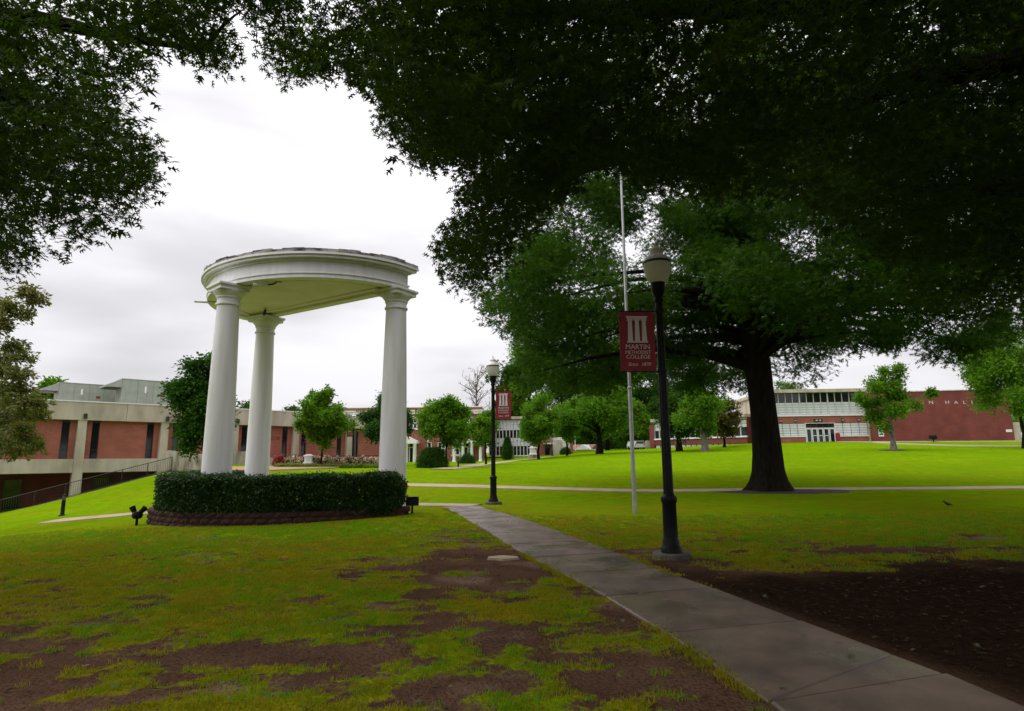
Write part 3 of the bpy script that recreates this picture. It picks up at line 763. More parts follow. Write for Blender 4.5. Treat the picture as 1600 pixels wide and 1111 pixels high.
def overhead():
    # right-hand oak
    t = thing('overhanging_oak', 'dark lobed-leaf oak boughs filling the top and upper right of the frame', 'tree', (9.6, 3.4, 0))
    o = Vector((9.6, 3.4, 0))
    mb = MB()
    mb.tube([(0, 0, -.3), (0, 0, .4), (-.05, 0, 2.2), (-.1, .05, 4.2), (-.2, .1, 6), (-.2, .3, 9), (0, .4, 12)], [.75, .55, .46, .44, .38, .25, .08], 14)
    fork = Vector((-.1, .1, 5.0))
    ends = [[px(1600, 95, 7.5), px(1400, 130, 8.6), px(1240, 205, 9.6), px(1060, 225, 10.6), px(900, 270, 11.8), px(820, 300, 12.3)],
            [px(1560, -60, 5.6), px(1250, 12, 6.6), px(1000, 14, 7.4), px(800, 20, 8), px(640, 60, 8.6)],
            [px(1650, 300, 9), px(1500, 290, 11), px(1390, 300, 12.5)],
            [Vector((5, 1, 8)), Vector((1, 0, 8.6)), Vector((-3, 1, 8.8))], [Vector((6, -3, 7.6)), Vector((2, -6, 8))]]
    for e in ends:
        pts = [fork]+[p-o for p in e]; k = len(pts)
        mb.tube(pts, [.20*(1-i/(k-1))**.8+.02 for i in range(k)], 8)
        r = random.Random(k)
        for i in range(1, k-1):
            for s in range(3):
                a = pts[i].lerp(pts[i+1], r.random()); b = a + Vector((r.uniform(-1.5, 1.0), r.uniform(-1, 1.6), r.uniform(-.5, 1.3)))
                limb(mb, a, b, .045, .008, .05, 4, 5, i*7+s)
    mb.build('trunk', M['bark'], t, True)
    P = np.concatenate([canopy_points(12000, -4.5, 3.0, 4.5, 15.0, 4.4, 10.5, .468, 0), canopy_points(14500, 3.0, 17, 4.5, 15.0, 4.4, 10.5, .435, 0), canopy_points(5500, -3, 17, -9, 4.5, 5.0, 10.5, .40, 0)])
    back = P[:, 1] < 4
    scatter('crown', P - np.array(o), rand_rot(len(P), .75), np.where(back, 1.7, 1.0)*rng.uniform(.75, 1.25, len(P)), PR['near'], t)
    # left-hand oak
    o = Vector((-10.6, 3.2, terr(-10.6, 3.2)))
    t = thing('overhanging_oak', 'dark lobed-leaf oak boughs hanging into the upper left corner of the frame', 'tree', o)
    mb = MB()
    mb.tube([(0, 0, -.3), (0, 0, .4), (.05, 0, 2.2), (.1, .05, 4.2), (.2, .1, 6), (.2, .3, 9), (0, .4, 11)], [.65, .48, .40, .37, .32, .2, .06], 14)
    for e in ([px(-60, 110, 6.5), px(40, 170, 8), px(110, 215, 9)], [px(-60, 25, 6.3), px(60, 30, 7.2), px(200, 60, 8.2), px(330, 80, 9)], [px(-80, 260, 8), px(10, 290, 9.5), px(60, 300, 10.5)]):
        pts = [Vector((.1, .1, 4.6))]+[p-o for p in e]; k = len(pts)
        mb.tube(pts, [.15*(1-i/(k-1))**.8+.02 for i in range(k)], 8)
        r = random.Random(k*3)
        for i in range(1, k-1):
            for s in range(3):
                a = pts[i].lerp(pts[i+1], r.random()); b = a + Vector((r.uniform(-1.0, .7), r.uniform(-1, 1.0), r.uniform(-.3, .8)))
                limb(mb, a, b, .04, .008, .05, 4, 5, i*7+s)
    mb.build('trunk', M['bark'], t, True)
    P = np.concatenate([canopy_points(13500, -18, -3.5, 5.5, 13.5, 4.0, 9.5, .452, 9), canopy_points(900, -17, -7, -7, 4.5, 5, 9.5, .42, 9)])
    back = P[:, 1] < 4
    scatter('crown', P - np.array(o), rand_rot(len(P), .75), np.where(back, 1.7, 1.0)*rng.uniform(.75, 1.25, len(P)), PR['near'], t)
overhead()

# single trees of the middle distance: pixel column, depth, top row, crown half width in pixels, crown bottom row
def mid(name, label, xp, D, ytop, half, ybot, leaf, **k):
    b = on_ground(xp, D)
    h = px(xp, ytop, D).z - b.z; z0 = max(.3, px(xp, ybot, D).z - b.z)
    return tree(name, label, b, h, half*D/FPX, z0, leaf, **k)
G1, G2 = 'young trees round the lawn', 'tall trees closing the view behind the lawn'
mid('maple_tree', 'dense dark green tree beside the leftmost white column', 318, 41, 541, 50, 722, 'dark', clumps=60, per=52, scl=.95, tr=.13, seed=1, lean=-.25, group=G1)
mid('maple_tree', 'small round green tree between the back and right columns', 503, 53, 602, 42, 700, 'green', clumps=40, per=60, scl=.9, tr=.09, seed=2, group=G1)
mid('maple_tree', 'small dark tree half hidden behind the right column', 605, 60, 606, 46, 704, 'dark', clumps=44, per=55, scl=.95, tr=.10, seed=3, group=G1)
mid('maple_tree', 'bushy green tree right of the columns above the round shrub', 697, 53, 615, 42, 704, 'green', clumps=50, per=62, scl=.9, tr=.09, seed=4, group=G1)
mid('maple_tree', 'small green tree just left of the second lamp post', 759, 60, 638, 30, 704, 'green', clumps=34, per=50, scl=.9, tr=.09, seed=5, group=G1)
mid('maple_tree', 'leafy green tree behind the second red banner and white marker', 842, 79, 612, 42, 700, 'green', clumps=46, per=55, scl=1.2, tr=.15, seed=6, group=G1)
mid('maple_tree', 'bright green tree over the far banner lamp', 886, 88, 620, 33, 692, 'green', clumps=40, per=50, scl=1.25, tr=.14, seed=7, group=G1)
mid('elm_tree', 'broad light green tree with dark trunk left of the flagpole', 937, 82, 585, 60, 688, 'green', clumps=56, per=60, scl=1.35, tr=.42, seed=8, group=G1)
mid('elm_tree', 'dark trunked tree in front of the low wing', 1062, 80, 600, 50, 684, 'dark', clumps=48, per=55, scl=1.3, tr=.38, seed=9, group=G1)
mid('sycamore_tree', 'pale trunked green tree in front of the low wing', 1102, 74, 606, 44, 680, 'green', clumps=44, per=55, scl=1.2, tr=.42, bark='bark_pale', seed=10, group=G1)
mid('maple_tree', 'rusty green tree beside the oak trunk', 1133, 84, 620, 30, 684, 'rust', clumps=32, per=45, scl=1.25, tr=.16, seed=11, group=G1)
b13 = on_ground(1398, 60)
mid('maple_tree', 'open crowned tree standing alone before the brick hall', 1398, 60, 562, 50, 676, 'green', clumps=26, per=60, scl=1.0, tr=.24, bark='bark_pale', seed=12, rc=.27, group=G1)
mulch_ring(b13, 1.5, 1.3, 'small mulch ring round the lone tree before the hall')
mid('maple_tree', 'full green tree cut off by the right edge of the frame', 1602, 62, 480, 82, 668, 'green', clumps=64, per=75, scl=1.05, tr=.15, seed=13, group=G1)
for lab, xp, D, yt, hf, yb, lf, sd in (
        ('tall green tree at the left rim of the big oak crown', 826, 112, 455, 50, 690, 'green', 21), ('tall dark tree behind the far banner lamp', 880, 125, 470, 60, 690, 'dark', 22),
        ('tall tree right behind the broad light green tree', 950, 118, 480, 62, 692, 'green', 23), ('tall dark tree behind the flagpole', 1005, 130, 500, 55, 695, 'dark', 24),
        ('tall tree behind the low wing', 1085, 135, 520, 60, 690, 'dark', 25), ('green tree low behind the parked car', 990, 112, 628, 34, 704, 'green', 26),
        ('low green tree left of the pale trunked trees', 1020, 150, 610, 46, 706, 'green', 28), ('low green tree behind the small house', 925, 155, 600, 50, 706, 'dark', 29), ('low tree between the dark trunk and the flagpole', 968, 150, 606, 44, 706, 'green', 30),
        ('olive tree showing between the second lamp and the oak', 800, 118, 560, 32, 700, 'rust', 27)):
    mid('woodland_tree', lab, xp, D, yt, hf, yb, lf, clumps=54, per=52, scl=1.9, tr=.35, seed=sd, group=G2)
for lab, xp, D, yt, hf, lf, sd in (('pale tree top over the two storey glass block', 1232, 130, 590, 42, 'pale', 31), ('tree top over the rooftop units at far left', 86, 80, 588, 34, 'green', 32),
                                   ('dark tree top between the left and back columns', 390, 100, 624, 22, 'dark', 33), ('small tree top left of the small round tree', 452, 105, 633, 16, 'dark', 34),
                                   ('tree beyond the right end of the brick hall', 1625, 110, 590, 50, 'green', 35)):
    mid('roofline_tree', lab, xp, D, yt, hf, 690, lf, clumps=40, per=40, scl=1.7, tr=.3, seed=sd, group='tree tops showing over the roofs', shape=.2)
# far wood closing the gaps behind the lawn
n = 2600
xs = rng.uniform(862, 1050, n); Ds = rng.uniform(165, 185, n); vv = rng.random(n)**1.3
P = np.array([tuple(px(x, 715, D)) for x, D in zip(xs, Ds)]); P[:, 2] = 1.5 + vv*(9+6*noise3(xs*.06, 0, 0, 8))
tag(scatter('far_woodland', P, rand_rot(n, 1), rng.uniform(2.2, 4.0, n), PR['dark']), 'dark far wood low behind the trees at the end of the lawn', 'woodland')
# bare tree
def bare():
    b = on_ground(745, 112)
    t = thing('bare_tree', 'nearly bare thin-branched tree behind the brick hall with porches', 'tree', b)
    mb = MB(); r = random.Random(5); tips = []
    H = px(745, 566, 112).z - b.z
    mb.tube([(0, 0, -.2), (.1, 0, H*.3), (-.1, 0, H*.6), (.2, 0, H*.95)], [.3, .22, .13, .03], 7)
    for k in range(26):
        z = H*r.uniform(.35, .85); a = r.uniform(0, 6.28); l = r.uniform(1.6, 4.2)
        e = Vector((l*math.cos(a), l*math.sin(a), z+l*r.uniform(.5, 1.1)))
        pts = limb(mb, (0, 0, z), e, .09, .025, .05, 5, 5, k)
        for q in range(5):
            s = pts[r.randint(2, 5)]; e2 = s + Vector((r.uniform(-1.2, 1.2), r.uniform(-1.2, 1.2), r.uniform(.2, 1.4)))
            limb(mb, s, e2, .04, .018, .05, 3, 4, k*9+q); tips.append(e2)
    mb.build('trunk', M['bark_pale'], t, True)
    P = np.array(tips)[::2] + ball(len(tips[::2]))*.3
    scatter('crown', P, rand_rot(len(P), .8), rng.uniform(.45, .8, len(P)), PR['rust'], t)
bare()
# magnolia at the left edge
def magnolia():
    D = 22.0; b = on_ground(-75, D)
    t = thing('magnolia_tree', 'olive and bronze leaved magnolia reaching in from the left edge', 'tree', b)
    mb = MB(); mb.tube([(0, 0, -.3), (-.1, 0, 2.5), (.1, 0, 5), (.1, .1, 8.6)], [.28, .2, .13, .04], 9)
    C = []
    r = random.Random(4)
    spots = [(45, 455), (15, 480), (55, 465), (35, 490), (5, 505), (20, 540), (5, 560), (35, 555), (10, 580), (30, 585), (15, 605), (35, 610), (5, 620), (25, 630), (55, 628), (15, 645), (40, 645), (60, 648),
             (5, 665), (30, 670), (45, 685), (10, 690), (55, 695), (25, 705), (-5, 470), (-15, 520), (-20, 570), (-10, 610), (-25, 650), (-10, 690), (-40, 480), (-45, 560), (-45, 640), (-60, 600), (-70, 520), (-60, 450), (-90, 600), (-100, 500)]
    for x, y in spots:
        c = px(x, y, D + r.uniform(-1.6, 1.6)) - b
        C.append(c)
        limb(mb, (0, 0, max(1.0, c.z-.35*abs(c.x))), c, .05, .010, .03, 5, 5, int(x*7+y))
    mb.build('trunk', M['bark_pale'], t, True)
    C = np.array([tuple(c) for c in C])
    P = crown_points(C, rng.uniform(.28, .50, len(C)), 42, .6)
    scatter('crown', P, rand_rot(len(P), .8), rng.uniform(.7, 1.2, len(P)), PR['olive'], t)
magnolia()
# shrubs
def shrub(name, label, xp, D, ytop, half, leaf, n=700, scl=.55, cone=0, group=None, blossoms=None, ybase=None):
    b = on_ground(xp, D); h = px(xp, ytop, D).z - b.z; r = half*D/FPX
    t = thing(name, label, 'shrub', b, 0, group)
    v = ball(n, .22); v[:, 2] = np.abs(v[:, 2]) if not cone else v[:, 2]*.5+.5
    w = (1-v[:, 2]*.95) if cone else 1.0
    lump = .85+.3*noise3(v[:, 0]*2.5+9, v[:, 1]*2.5, v[:, 2]*2.5, int(xp))
    P = np.c_[v[:, 0]*r*w*lump, v[:, 1]*r*w*lump, v[:, 2]*h*lump]
    mb = MB()
    for k in range(5):
        a = k*1.257; mb.tube([(0, 0, -.1), (.4*r*math.cos(a), .4*r*math.sin(a), h*.6)], [.03, .012], 5)
    mb.build('stem', M['bark'], t)
    scatter('foliage', P, rand_rot(n, 1), scl*rng.uniform(.7, 1.2, n), PR[leaf], t)
    if blossoms:
        q = P[rng.random(n) < .40]*1.10
        q = q[q[:, 2] > .25*h]
        scatter('blossoms', q, rand_rot(len(q), 1), rng.uniform(1.1, 2.0, len(q)), PR[blossoms], t)
    return t
shrub('round_shrub', 'large rounded dark shrub under the bushy tree by the columns', 676, 52.5, 699, 22, 'dark', 1500, .6)
shrub('cone_shrub', 'conical evergreen before the glass fronted wing', 793, 90, 684, 11, 'dark', 900, .8, 1)
shrub('low_shrub', 'low dark shrub by the white porch', 730, 70, 709, 12, 'dark', 400, .6)
shrub('low_shrub', 'small dark shrub left of the pale concrete end wall', 884, 100, 700, 7, 'dark', 350, .8)
GB = 'rose bushes in the bed before the long building'
for i, (xp, lab, bl) in enumerate(((437, 'crimson flowering bush at the left end of the rose bed', 'red'), (452, 'pale pink rose bush next to the crimson bush', 'pink'), (470, 'pink rose bush left of the white stone marker', 'pink'),
                                   (494, 'pink rose bush right of the white stone marker', 'pink'), (512, 'pink rose bush right of the small tree trunk', 'pink'), (529, 'pink rose bush left of the third lamp', 'pink'),
                                   (546, 'pink rose bush at the foot of the third lamp', 'pink'), (563, 'pink rose bush right of the third lamp', 'pink'), (580, 'pink rose bush by the right column', 'pink'))):
    shrub('rose_bush', lab, xp, 54.5+.3*(i % 2), 713+(i % 3), 9, 'dark', 300, .42, 0, GB, bl)
n = 1400
xs = rng.uniform(432, 598, n); P = np.array([tuple(on_ground(x, 53+rng.uniform(-.5, .5))) for x in xs[:400]])
P = np.concatenate([P + np.c_[rng.normal(0, .12, 400), rng.normal(0, .1, 400), rng.uniform(.05, .25, 400)] for _ in range(3)])
tag(scatter('groundcover', P, rand_rot(len(P), .6), rng.uniform(.8, 1.3, len(P)), PR['cover']), 'yellow green groundcover edging the rose bed', 'plants')

# ------------------------------------------------------------------ the column monument
MC = Vector((-6.275, 19.965, 0)); MROT = R_(-32.3)
def dshape(r, back, n=48):
    a0 = math.asin(max(-.99, min(.99, back/r)))
    pts = []
    for i in range(n+1):
        a = math.pi - a0 + (math.pi + 2*a0)*i/n       # from left end through the front (-y) to the right end
        pts.append((1.16*r*math.cos(a)-.35, r*math.sin(a)+.08))
    return pts
def monument():
    t = thing('column_monument', 'white half-round portico of three tall columns rising behind the hedge', 'monument', MC, MROT)
    T = 6.75
    for k, (x, y) in enumerate(((3.21, 0), (-3.21, 0), (-.57, -3.16))):
        zb = -.12
        prof = [(.53, zb), (.53, .06), (.51, .10), (.47, .16), (.425, .2)]
        for i in range(13):
            u = i/12; prof.append((.408 - .098*(u**1.6), .22+(6.11-.22)*u))
        prof += [(.312, 6.13), (.348, 6.14), (.354, 6.165), (.348, 6.19), (.316, 6.20), (.314, 6.35)]
        c = MB().lathe(prof, 40).build('column', M['white'], t, True, (x, y, 0))
        cap = MB(); cap.lathe([(.31, 6.32), (.345, 6.35), (.35, 6.38), (.34, 6.395), (.38, 6.45), (.43, 6.51), (.445, 6.55), (.30, 6.555)], 36)
        c2 = cap.build('capital', M['white'], c, True)
        a = math.atan2(y, x)
        ab = MB(); ab.M = Matrix.Rotation(a, 4, 'Z')
        s = .43; ab.bbox(-s, s, -s, s, 6.557, 6.64, .008); s = .48; ab.add(*frustum(.43, .48, 6.642, 6.68)); ab.bbox(-s, s, -s, s, 6.682, T-.004, .008)
        ab.build('abacus', M['white'], c)
    def layer(name, r, back, z0, z1, m, inset=None):
        mb = MB(); o = dshape(r, back)
        if inset is None: mb.prism(o, z0, z1)
        else:
            q = dshape(r-inset, back-inset); n = len(o)
            vs = [(a, b, z) for z in (z0, z1) for a, b in o]+[(a, b, z) for z in (z0, z1) for a, b in q]
            fs = []
            for i in range(n):
                j = (i+1) % n
                fs += [(i, j, n+j, n+i), (2*n+j, 2*n+i, 3*n+i, 3*n+j), (j, i, 2*n+i, 2*n+j), (n+i, n+j, 3*n+j, 3*n+i)]
            mb.add(vs, fs)
        return mb.build(name, m, t)
    layer('architrave', 3.34, .12, T, T+.14, M['white'], .30)
    layer('soffit', 3.06, -.13, T+.075, T+.115, M['soffit'])
    layer('soffit_border', 2.86, -.40, T+.045, T+.073, M['soffit'], .12)
    layer('frieze', 3.32, .10, T+.143, T+.50, M['white'])
    layer('architrave_moulding', 3.365, .145, T+.115, T+.15, M['white'], .05)
    layer('bed_moulding', 3.38, .16, T+.502, T+.56, M['white'])
    layer('cornice', 3.50, .28, T+.562, T+.635, M['white'])
    layer('cornice_lip', 3.55, .33, T+.638, T+.70, M['white'])
    # weathered roof edge in broken boards
    r = random.Random(9); P = dshape(3.535, .315, 40)
    for i in range(40):
        (x0, y0), (x1, y1) = P[i], P[i+1]
        f = 1.004-r.uniform(.0, .02); g = .86
        h = r.uniform(.09, .135)
        mb = MB(); q = [(x0*f, y0*f), (x1*f*.9985+x0*.0015, y1*f*.9985+y0*.0015), (x1*g, y1*g), (x0*g, y0*g)]
        z0 = T+.703+r.uniform(0, .006)
        mb.prism(q, z0, z0+h)
        mb.build('roof_board', M['worn'], t)
    layer('roof', 3.2, .1, T+.702, T+.80, M['worn'])
    # fittings
    a = tag(MB().tube([(.1, .05, 0), (-.70, -.20, .0)], .038, 10).build('conduit_pipe', M['white'], None, True), 'thin white pipe jutting left from the roof of the monument', 'pipe')
    a.location = pz(342, 473, 6.72)
    p = pz(431, 443, 6.70)
    f = thing('arm_light', 'white tube light on an elbow bracket under the monument ceiling', 'light fitting', p)
    MB().tube([(.0, 0, .12), (.0, 0, .02), (-.10, -.02, -.03), (-.22, -.03, -.04)], .026, 8).build('bracket', M['bronze'], f, True)
    MB().tube([(-.20, -.03, -.04), (-.62, -.08, -.05)], .052, 12).build('tube', M['white'], f, True)
    BX('mount', M['cap'], f, .03, .16, -.05, .05, .0, .16)
    p = pz(414, 489, 6.64)
    f = thing('security_camera', 'small dark fixture at the top of the back column', 'camera', p)
    MB().tube([(0, 0, .10), (0, -.02, 0), (.02, -.12, -.07)], .05, 8).build('body', M['bronze'], f, True)
    BX('mount', M['cap'], f, -.05, .05, -.0, .1, .06, .16)
def frustum(a, b, z0, z1):
    vs = [(-a, -a, z0), (a, -a, z0), (a, a, z0), (-a, a, z0), (-b, -b, z1), (b, -b, z1), (b, b, z1), (-b, b, z1)]
    return vs, [(3, 2, 1, 0), (4, 5, 6, 7), (0, 1, 5, 4), (1, 2, 6, 5), (2, 3, 7, 6), (3, 0, 4, 7)]
monument()

def smooth_poly(pts, step):
    P = [Vector(p) for p in pts]; out = []
    for i in range(len(P)-1):
        p0, p1, p2, p3 = P[max(i-1, 0)], P[i], P[i+1], P[min(i+2, len(P)-1)]
        for k in range(12):
            t = k/12
            out.append(.5*((2*p1)+(p2-p0)*t+(2*p0-5*p1+4*p2-p3)*t*t+(3*p1-p0-3*p2+p3)*t**3))
    out.append(P[-1])
    d = [0]
    for a, b in zip(out, out[1:]): d.append(d[-1]+(b-a).length)
    n = int(d[-1]/step); res = []
    for k in range(n+1):
        s = k*step; j = max(i for i in range(len(d)) if d[i] <= s+1e-9); j = min(j, len(out)-2)
        res.append(out[j].lerp(out[j+1], (s-d[j])/max(1e-9, d[j+1]-d[j])))
    return res
def planter():
    W = [(-2.85, 17.3), (-3.9, 16.5), (-5.5, 15.86), (-7.1, 15.78), (-8.6, 16.1), (-9.7, 16.85), (-10.4, 17.8), (-10.75, 18.9), (-10.85, 20.5), (-10.6, 22.0), (-9.9, 23.2)]
    P = smooth_poly(W, .30)
    t = thing('retaining_wall', 'low curved wall of rough dark red blocks under the hedge', 'wall', (P[0].x, P[0].y, 0))
    o = Vector((P[0].x, P[0].y))
    vari = []
    r = random.Random(1)
    for v in range(4):
        L_ = .292; d = .2; h = .142
        vs, fs = [], []
        nx, nz = 4, 3
        for j in range(nz+1):
            for i in range(nx+1):
                e = (i in (0, nx)) or (j in (0, nz))
                vs.append((-L_/2+L_*i/nx, (.0 if e else -.022-r.uniform(0, .022)), h*j/nz))
        for j in range(nz):
            for i in range(nx):
                q = j*(nx+1)+i; fs.append((q, q+1, q+nx+2, q+nx+1))
        b = len(vs); vs += [(-L_/2, d, 0), (L_/2, d, 0), (L_/2, d, h), (-L_/2, d, h)]
        tl, trr = nz*(nx+1), nz*(nx+1)+nx
        fs += [tuple([tl+i for i in range(nx+1)]+[b+2, b+3]), (b+1, b, b+3, b+2), tuple([0]+[b, b+1]+[nx-i for i in range(nx)]),
               tuple([0]+[j*(nx+1) for j in range(1, nz+1)]+[b+3, b]), tuple([nx, b+1, b+2]+[j*(nx+1)+nx for j in range(nz, 0, -1)])]
        me = bpy.data.meshes.new('block'); me.from_pydata(vs, [], fs); me.materials.append(M['block']); vari.append(me)
    for c, z in enumerate((.158, .010, -.138, -.286, -.434)):
        Q = P if c % 2 == 0 else [a.lerp(b, .5) for a, b in zip(P, P[1:])]
        for i in range(len(Q)-1):
            m = (Q[i]+Q[i+1])/2; d = Q[i+1]-Q[i]
            if z+.142 < terr(m.x, m.y)-.06: continue
            ob = bpy.data.objects.new('block', vari[r.randrange(4)]); COL.objects.link(ob); ob.parent = t
            nrm = Vector((-d.y, d.x)).normalized()       # outward (towards the camera side)
            off = -.012*c if c else .012
            inn = m - o + nrm*(off)*0
            ob.location = (inn.x, inn.y, z+r.uniform(-.002, .002)); ob.rotation_euler = (0, 0, math.atan2(d.y, d.x)+math.pi+r.uniform(-.02, .02))
    mb = MB(); poly = [(p.x-o.x, p.y-o.y) for p in smooth_poly([(a*.985-.10, b*.985+.30) for a, b in W], .6)]
    mb.prism(poly, -.3, .22); mb.build('planting_soil', M['mulch'], t)
    # hedge
    H = [(-3.32, 17.12), (-4.25, 16.74), (-5.7, 16.25), (-7.1, 16.18), (-8.5, 16.5), (-9.35, 17.15), (-9.8, 18.1), (-10.0, 19.4), (-9.95, 20.9), (-9.6, 22.2)]
    C = smooth_poly(H, .1)
    h = thing('hedge', 'clipped dark green hedge curving round the white columns', 'hedge', (C[0].x, C[0].y, .2))
    n = 15000
    idx = rng.integers(0, len(C)-1, n); s = rng.random(n)
    a = np.array([(c.x, c.y) for c in C]); d = np.diff(a, axis=0); nr = np.c_[-d[:, 1], d[:, 0]]; nr /= np.linalg.norm(nr, axis=1)[:, None]
    q = rng.random(n)
    hw, top = .40, .96
    side = np.where(q < .42, 1, np.where(q < .70, -1, 0))
    u = np.where(side != 0, side*hw*(1-.22*rng.random(n)**2), rng.uniform(-hw, hw, n))
    z = np.where(side != 0, rng.uniform(.02, top, n), top - .10*rng.random(n)**1.5)
    base = a[idx] + d[idx]*s[:, None]
    lump = fbm(base[:, 0]*1.6, base[:, 1]*1.6, z*2.2, 33, 3)-.5
    z = z + np.where(side == 0, lump*.22, 0)
    u = u*(1+lump*.38)*np.where(z < .18, .86, 1)
    P3 = np.c_[base + nr[idx]*u[:, None], z]
    # rounded end by the right column
    m = 900; e = ball(m, .2)*np.array([.34, .38, .5]) + np.array([C[0].x, C[0].y, .52])
    P3 = np.r_[P3, e] - np.array([C[0].x, C[0].y, 0])
    gaps = (fbm(P3[:, 0]*1.1, P3[:, 1]*1.1, P3[:, 2]*2.5, 91, 2) > .70) & (P3[:, 2] < .45)
    P3 = P3[~gaps]
    scatter('foliage', P3, rand_rot(len(P3), 1.2), rng.uniform(.8, 1.35, len(P3)), PR['hedge'], h)
    mb = MB(); rr = random.Random(6)
    for k in range(0, len(C), 2):
        for w in range(3):
            x, y = C[k].x-C[0].x+rr.uniform(-.2, .2), C[k].y-C[0].y+rr.uniform(-.2, .2)
            mb.tube([(x, y, -.1), (x+rr.uniform(-.1, .1), y+rr.uniform(-.1, .1), .5), (x+rr.uniform(-.2, .2), y+rr.uniform(-.2, .2), .92)], [.012, .009, .004], 4)
    tag(mb.build('stems', M['bark'], h), kind='stuff')
planter()

# ------------------------------------------------------------------ lamps and banners
def lamp(label, base, sc=1.0):
    t = thing('street_lamp', label, 'street lamp', base, 0, 'black acorn lamp posts')
    t.scale = (sc, sc, sc)
    MB().lathe([(.30, -.25), (.30, .075), (.285, .09), (0.0, .092)], 24).build('footing', M['footing'], t, True)
    p = MB().lathe([(.17, .09), (.17, .16), (.155, .18), (.135, .22), (.135, .27), (.12, .30), (.115, .34), (.112, .86), (.128, .88), (.132, .91), (.128, .95), (.10, .97), (.085, 1.0)], 16)
    p.build('pedestal', M['black'], t, True)
    sh = MB(); n = 20; vs, fs = [], []
    for z, r in ((.99, .082), (2.5, .074), (4.22, .062)):
        for i in range(n):
            q = r*(1 if i % 2 else .90); vs.append((q*math.cos(2*math.pi*i/n), q*math.sin(2*math.pi*i/n), z))
    for k in range(2): fs += [(k*n+i, k*n+(i+1) % n, (k+1)*n+(i+1) % n, (k+1)*n+i) for i in range(n)]
    sh.add(vs, fs).build('shaft', M['black'], t)
    MB().lathe([(.07, 4.20), (.085, 4.22), (.085, 4.25), (.07, 4.27), (.085, 4.32), (.115, 4.38), (.118, 4.50), (.128, 4.525), (.128, 4.54), (.05, 4.543)], 18).build('collar', M['black'], t, True)
    g = MB(); n = 36; prof = [(.115, 4.545), (.150, 4.565), (.185, 4.62), (.212, 4.70), (.228, 4.79), (.233, 4.86), (.233, 4.88)]; vs, fs = [], []
    for r, z in prof:
        for i in range(n): q = r*(1 if i % 2 else .985); vs.append((q*math.cos(2*math.pi*i/n), q*math.sin(2*math.pi*i/n), z))
    for k in range(len(prof)-1): fs += [(k*n+i, k*n+(i+1) % n, (k+1)*n+(i+1) % n, (k+1)*n+i) for i in range(n)]
    g.add(vs, fs).build('globe', M['globe'], t, True)
    MB().lathe([(.232, 4.882), (.243, 4.885), (.243, 4.915), (.232, 4.918)], 28).build('band', M['bronze'], t, True)
    MB().lathe([(.232, 4.92), (.225, 4.95), (.20, 4.985), (.165, 5.015), (.125, 5.035), (.115, 5.06), (.115, 5.12), (.122, 5.13), (.105, 5.15), (.075, 5.165), (.06, 5.18), (.05, 5.20), (.018, 5.21)], 28).build('cap', M['cap'], t, True)
    MB().lathe([(.016, 5.21), (.03, 5.225), (.018, 5.25), (.008, 5.30)], 10).build('finial', M['cap'], t, True)
    return t
def banner(label, base, side, z0, z1, yaw, w=.60, sc=1.0, tilt=0.0):
    t = thing('banner', label, 'banner', (base.x, base.y, base.z), yaw, 'crimson lamp post banners'); t.scale = (sc, sc, sc)
    x0, x1 = (.10, .10+w) if side > 0 else (-.10-w, -.10)
    m = MB(); nx, nz = 6, 10; vs, fs = [], []
    for f, yo in ((0, 0), (1, .006)):
        for j in range(nz+1):
            for i in range(nx+1):
                vs.append((x0+(x1-x0)*i/nx, yo+.012*math.sin(2.4*i/nx+1)*math.sin(math.pi*j/nz), z0+(z1-z0)*j/nz))
    k = (nx+1)*(nz+1)
    for j in range(nz):
        for i in range(nx):
            q = j*(nx+1)+i; fs += [(q, q+1, q+nx+2, q+nx+1), (k+q+1, k+q, k+q+nx+1, k+q+nx+2)]
    for j in range(nz):
        for i in (0, nx):
            q = j*(nx+1)+i; fs.append((q, q+nx+1, k+q+nx+1, k+q) if i == 0 else (q+nx+1, q, k+q, k+q+nx+1))
    m.add(vs, fs).build('cloth', M['banner'], t, True)
    for z in (z0-.012, z1+.012):
        MB().tube([(.05*side, .003, z), ((x1 if side > 0 else x0)+.02*side, .003, z)], .010, 8).build('arm', M['black'], t, True)
        MB().tube([(0, 0, z-.03), (0, 0, z+.03)], .082, 14).build('clamp', M['black'], t, True)
    cx = (x0+x1)/2; W, Hh = w, z1-z0; yf = -.008
    e = MB()
    def bar(a, b, c, d, y=0): e.box(cx+a*W, cx+b*W, yf-.004-y, yf-.001, z0+c*Hh, z0+d*Hh)
    bar(-.30, .30, .895, .925); bar(-.27, .27, .872, .890)
    for c in (-.20, 0, .20):
        bar(c-.085, c+.085, .850, .868)
        e.add([(cx+(c+a)*W, yf-q, z0+b*Hh) for q in (.004, .001) for a, b in ((-.072, .50), (.072, .50), (.052, .848), (-.052, .848))],
              [(0, 1, 2, 3), (7, 6, 5, 4), (0, 4, 5, 1), (1, 5, 6, 2), (2, 6, 7, 3), (3, 7, 4, 0)])
        bar(c-.10, c+.10, .475, .497)
    e.build('emblem', M['print'], t)
    rx = (math.pi/2, 0, 0)
    for body, zf, size, sx, shear in (('MARTIN', .365, .115, 1.0, 0), ('METHODIST', .285, .082, .98, 0), ('COLLEGE', .205, .092, 1.06, 0), ('Since', .085, .082, 1.0, .35), ('1870', .085, .082, 1.0, .35)):
        text_mesh(body, size*w/.6, M['print'], 'lettering', t, (cx + {'Since': -.10, '1870': .12}.get(body, 0)*w/.6, yf-.001, z0+zf*Hh), rx, .0015, shear, 'CENTER', sx)
    return t
b1 = on_ground(1050, 10.1); b1.x = 2.52
lamp('near black lamp post standing right beside the sidewalk', b1)
banner('dark red banner hanging left from the near lamp post', b1, -1, px(990, 580, 10.1).z, px(990, 488, 10.1).z, .06)
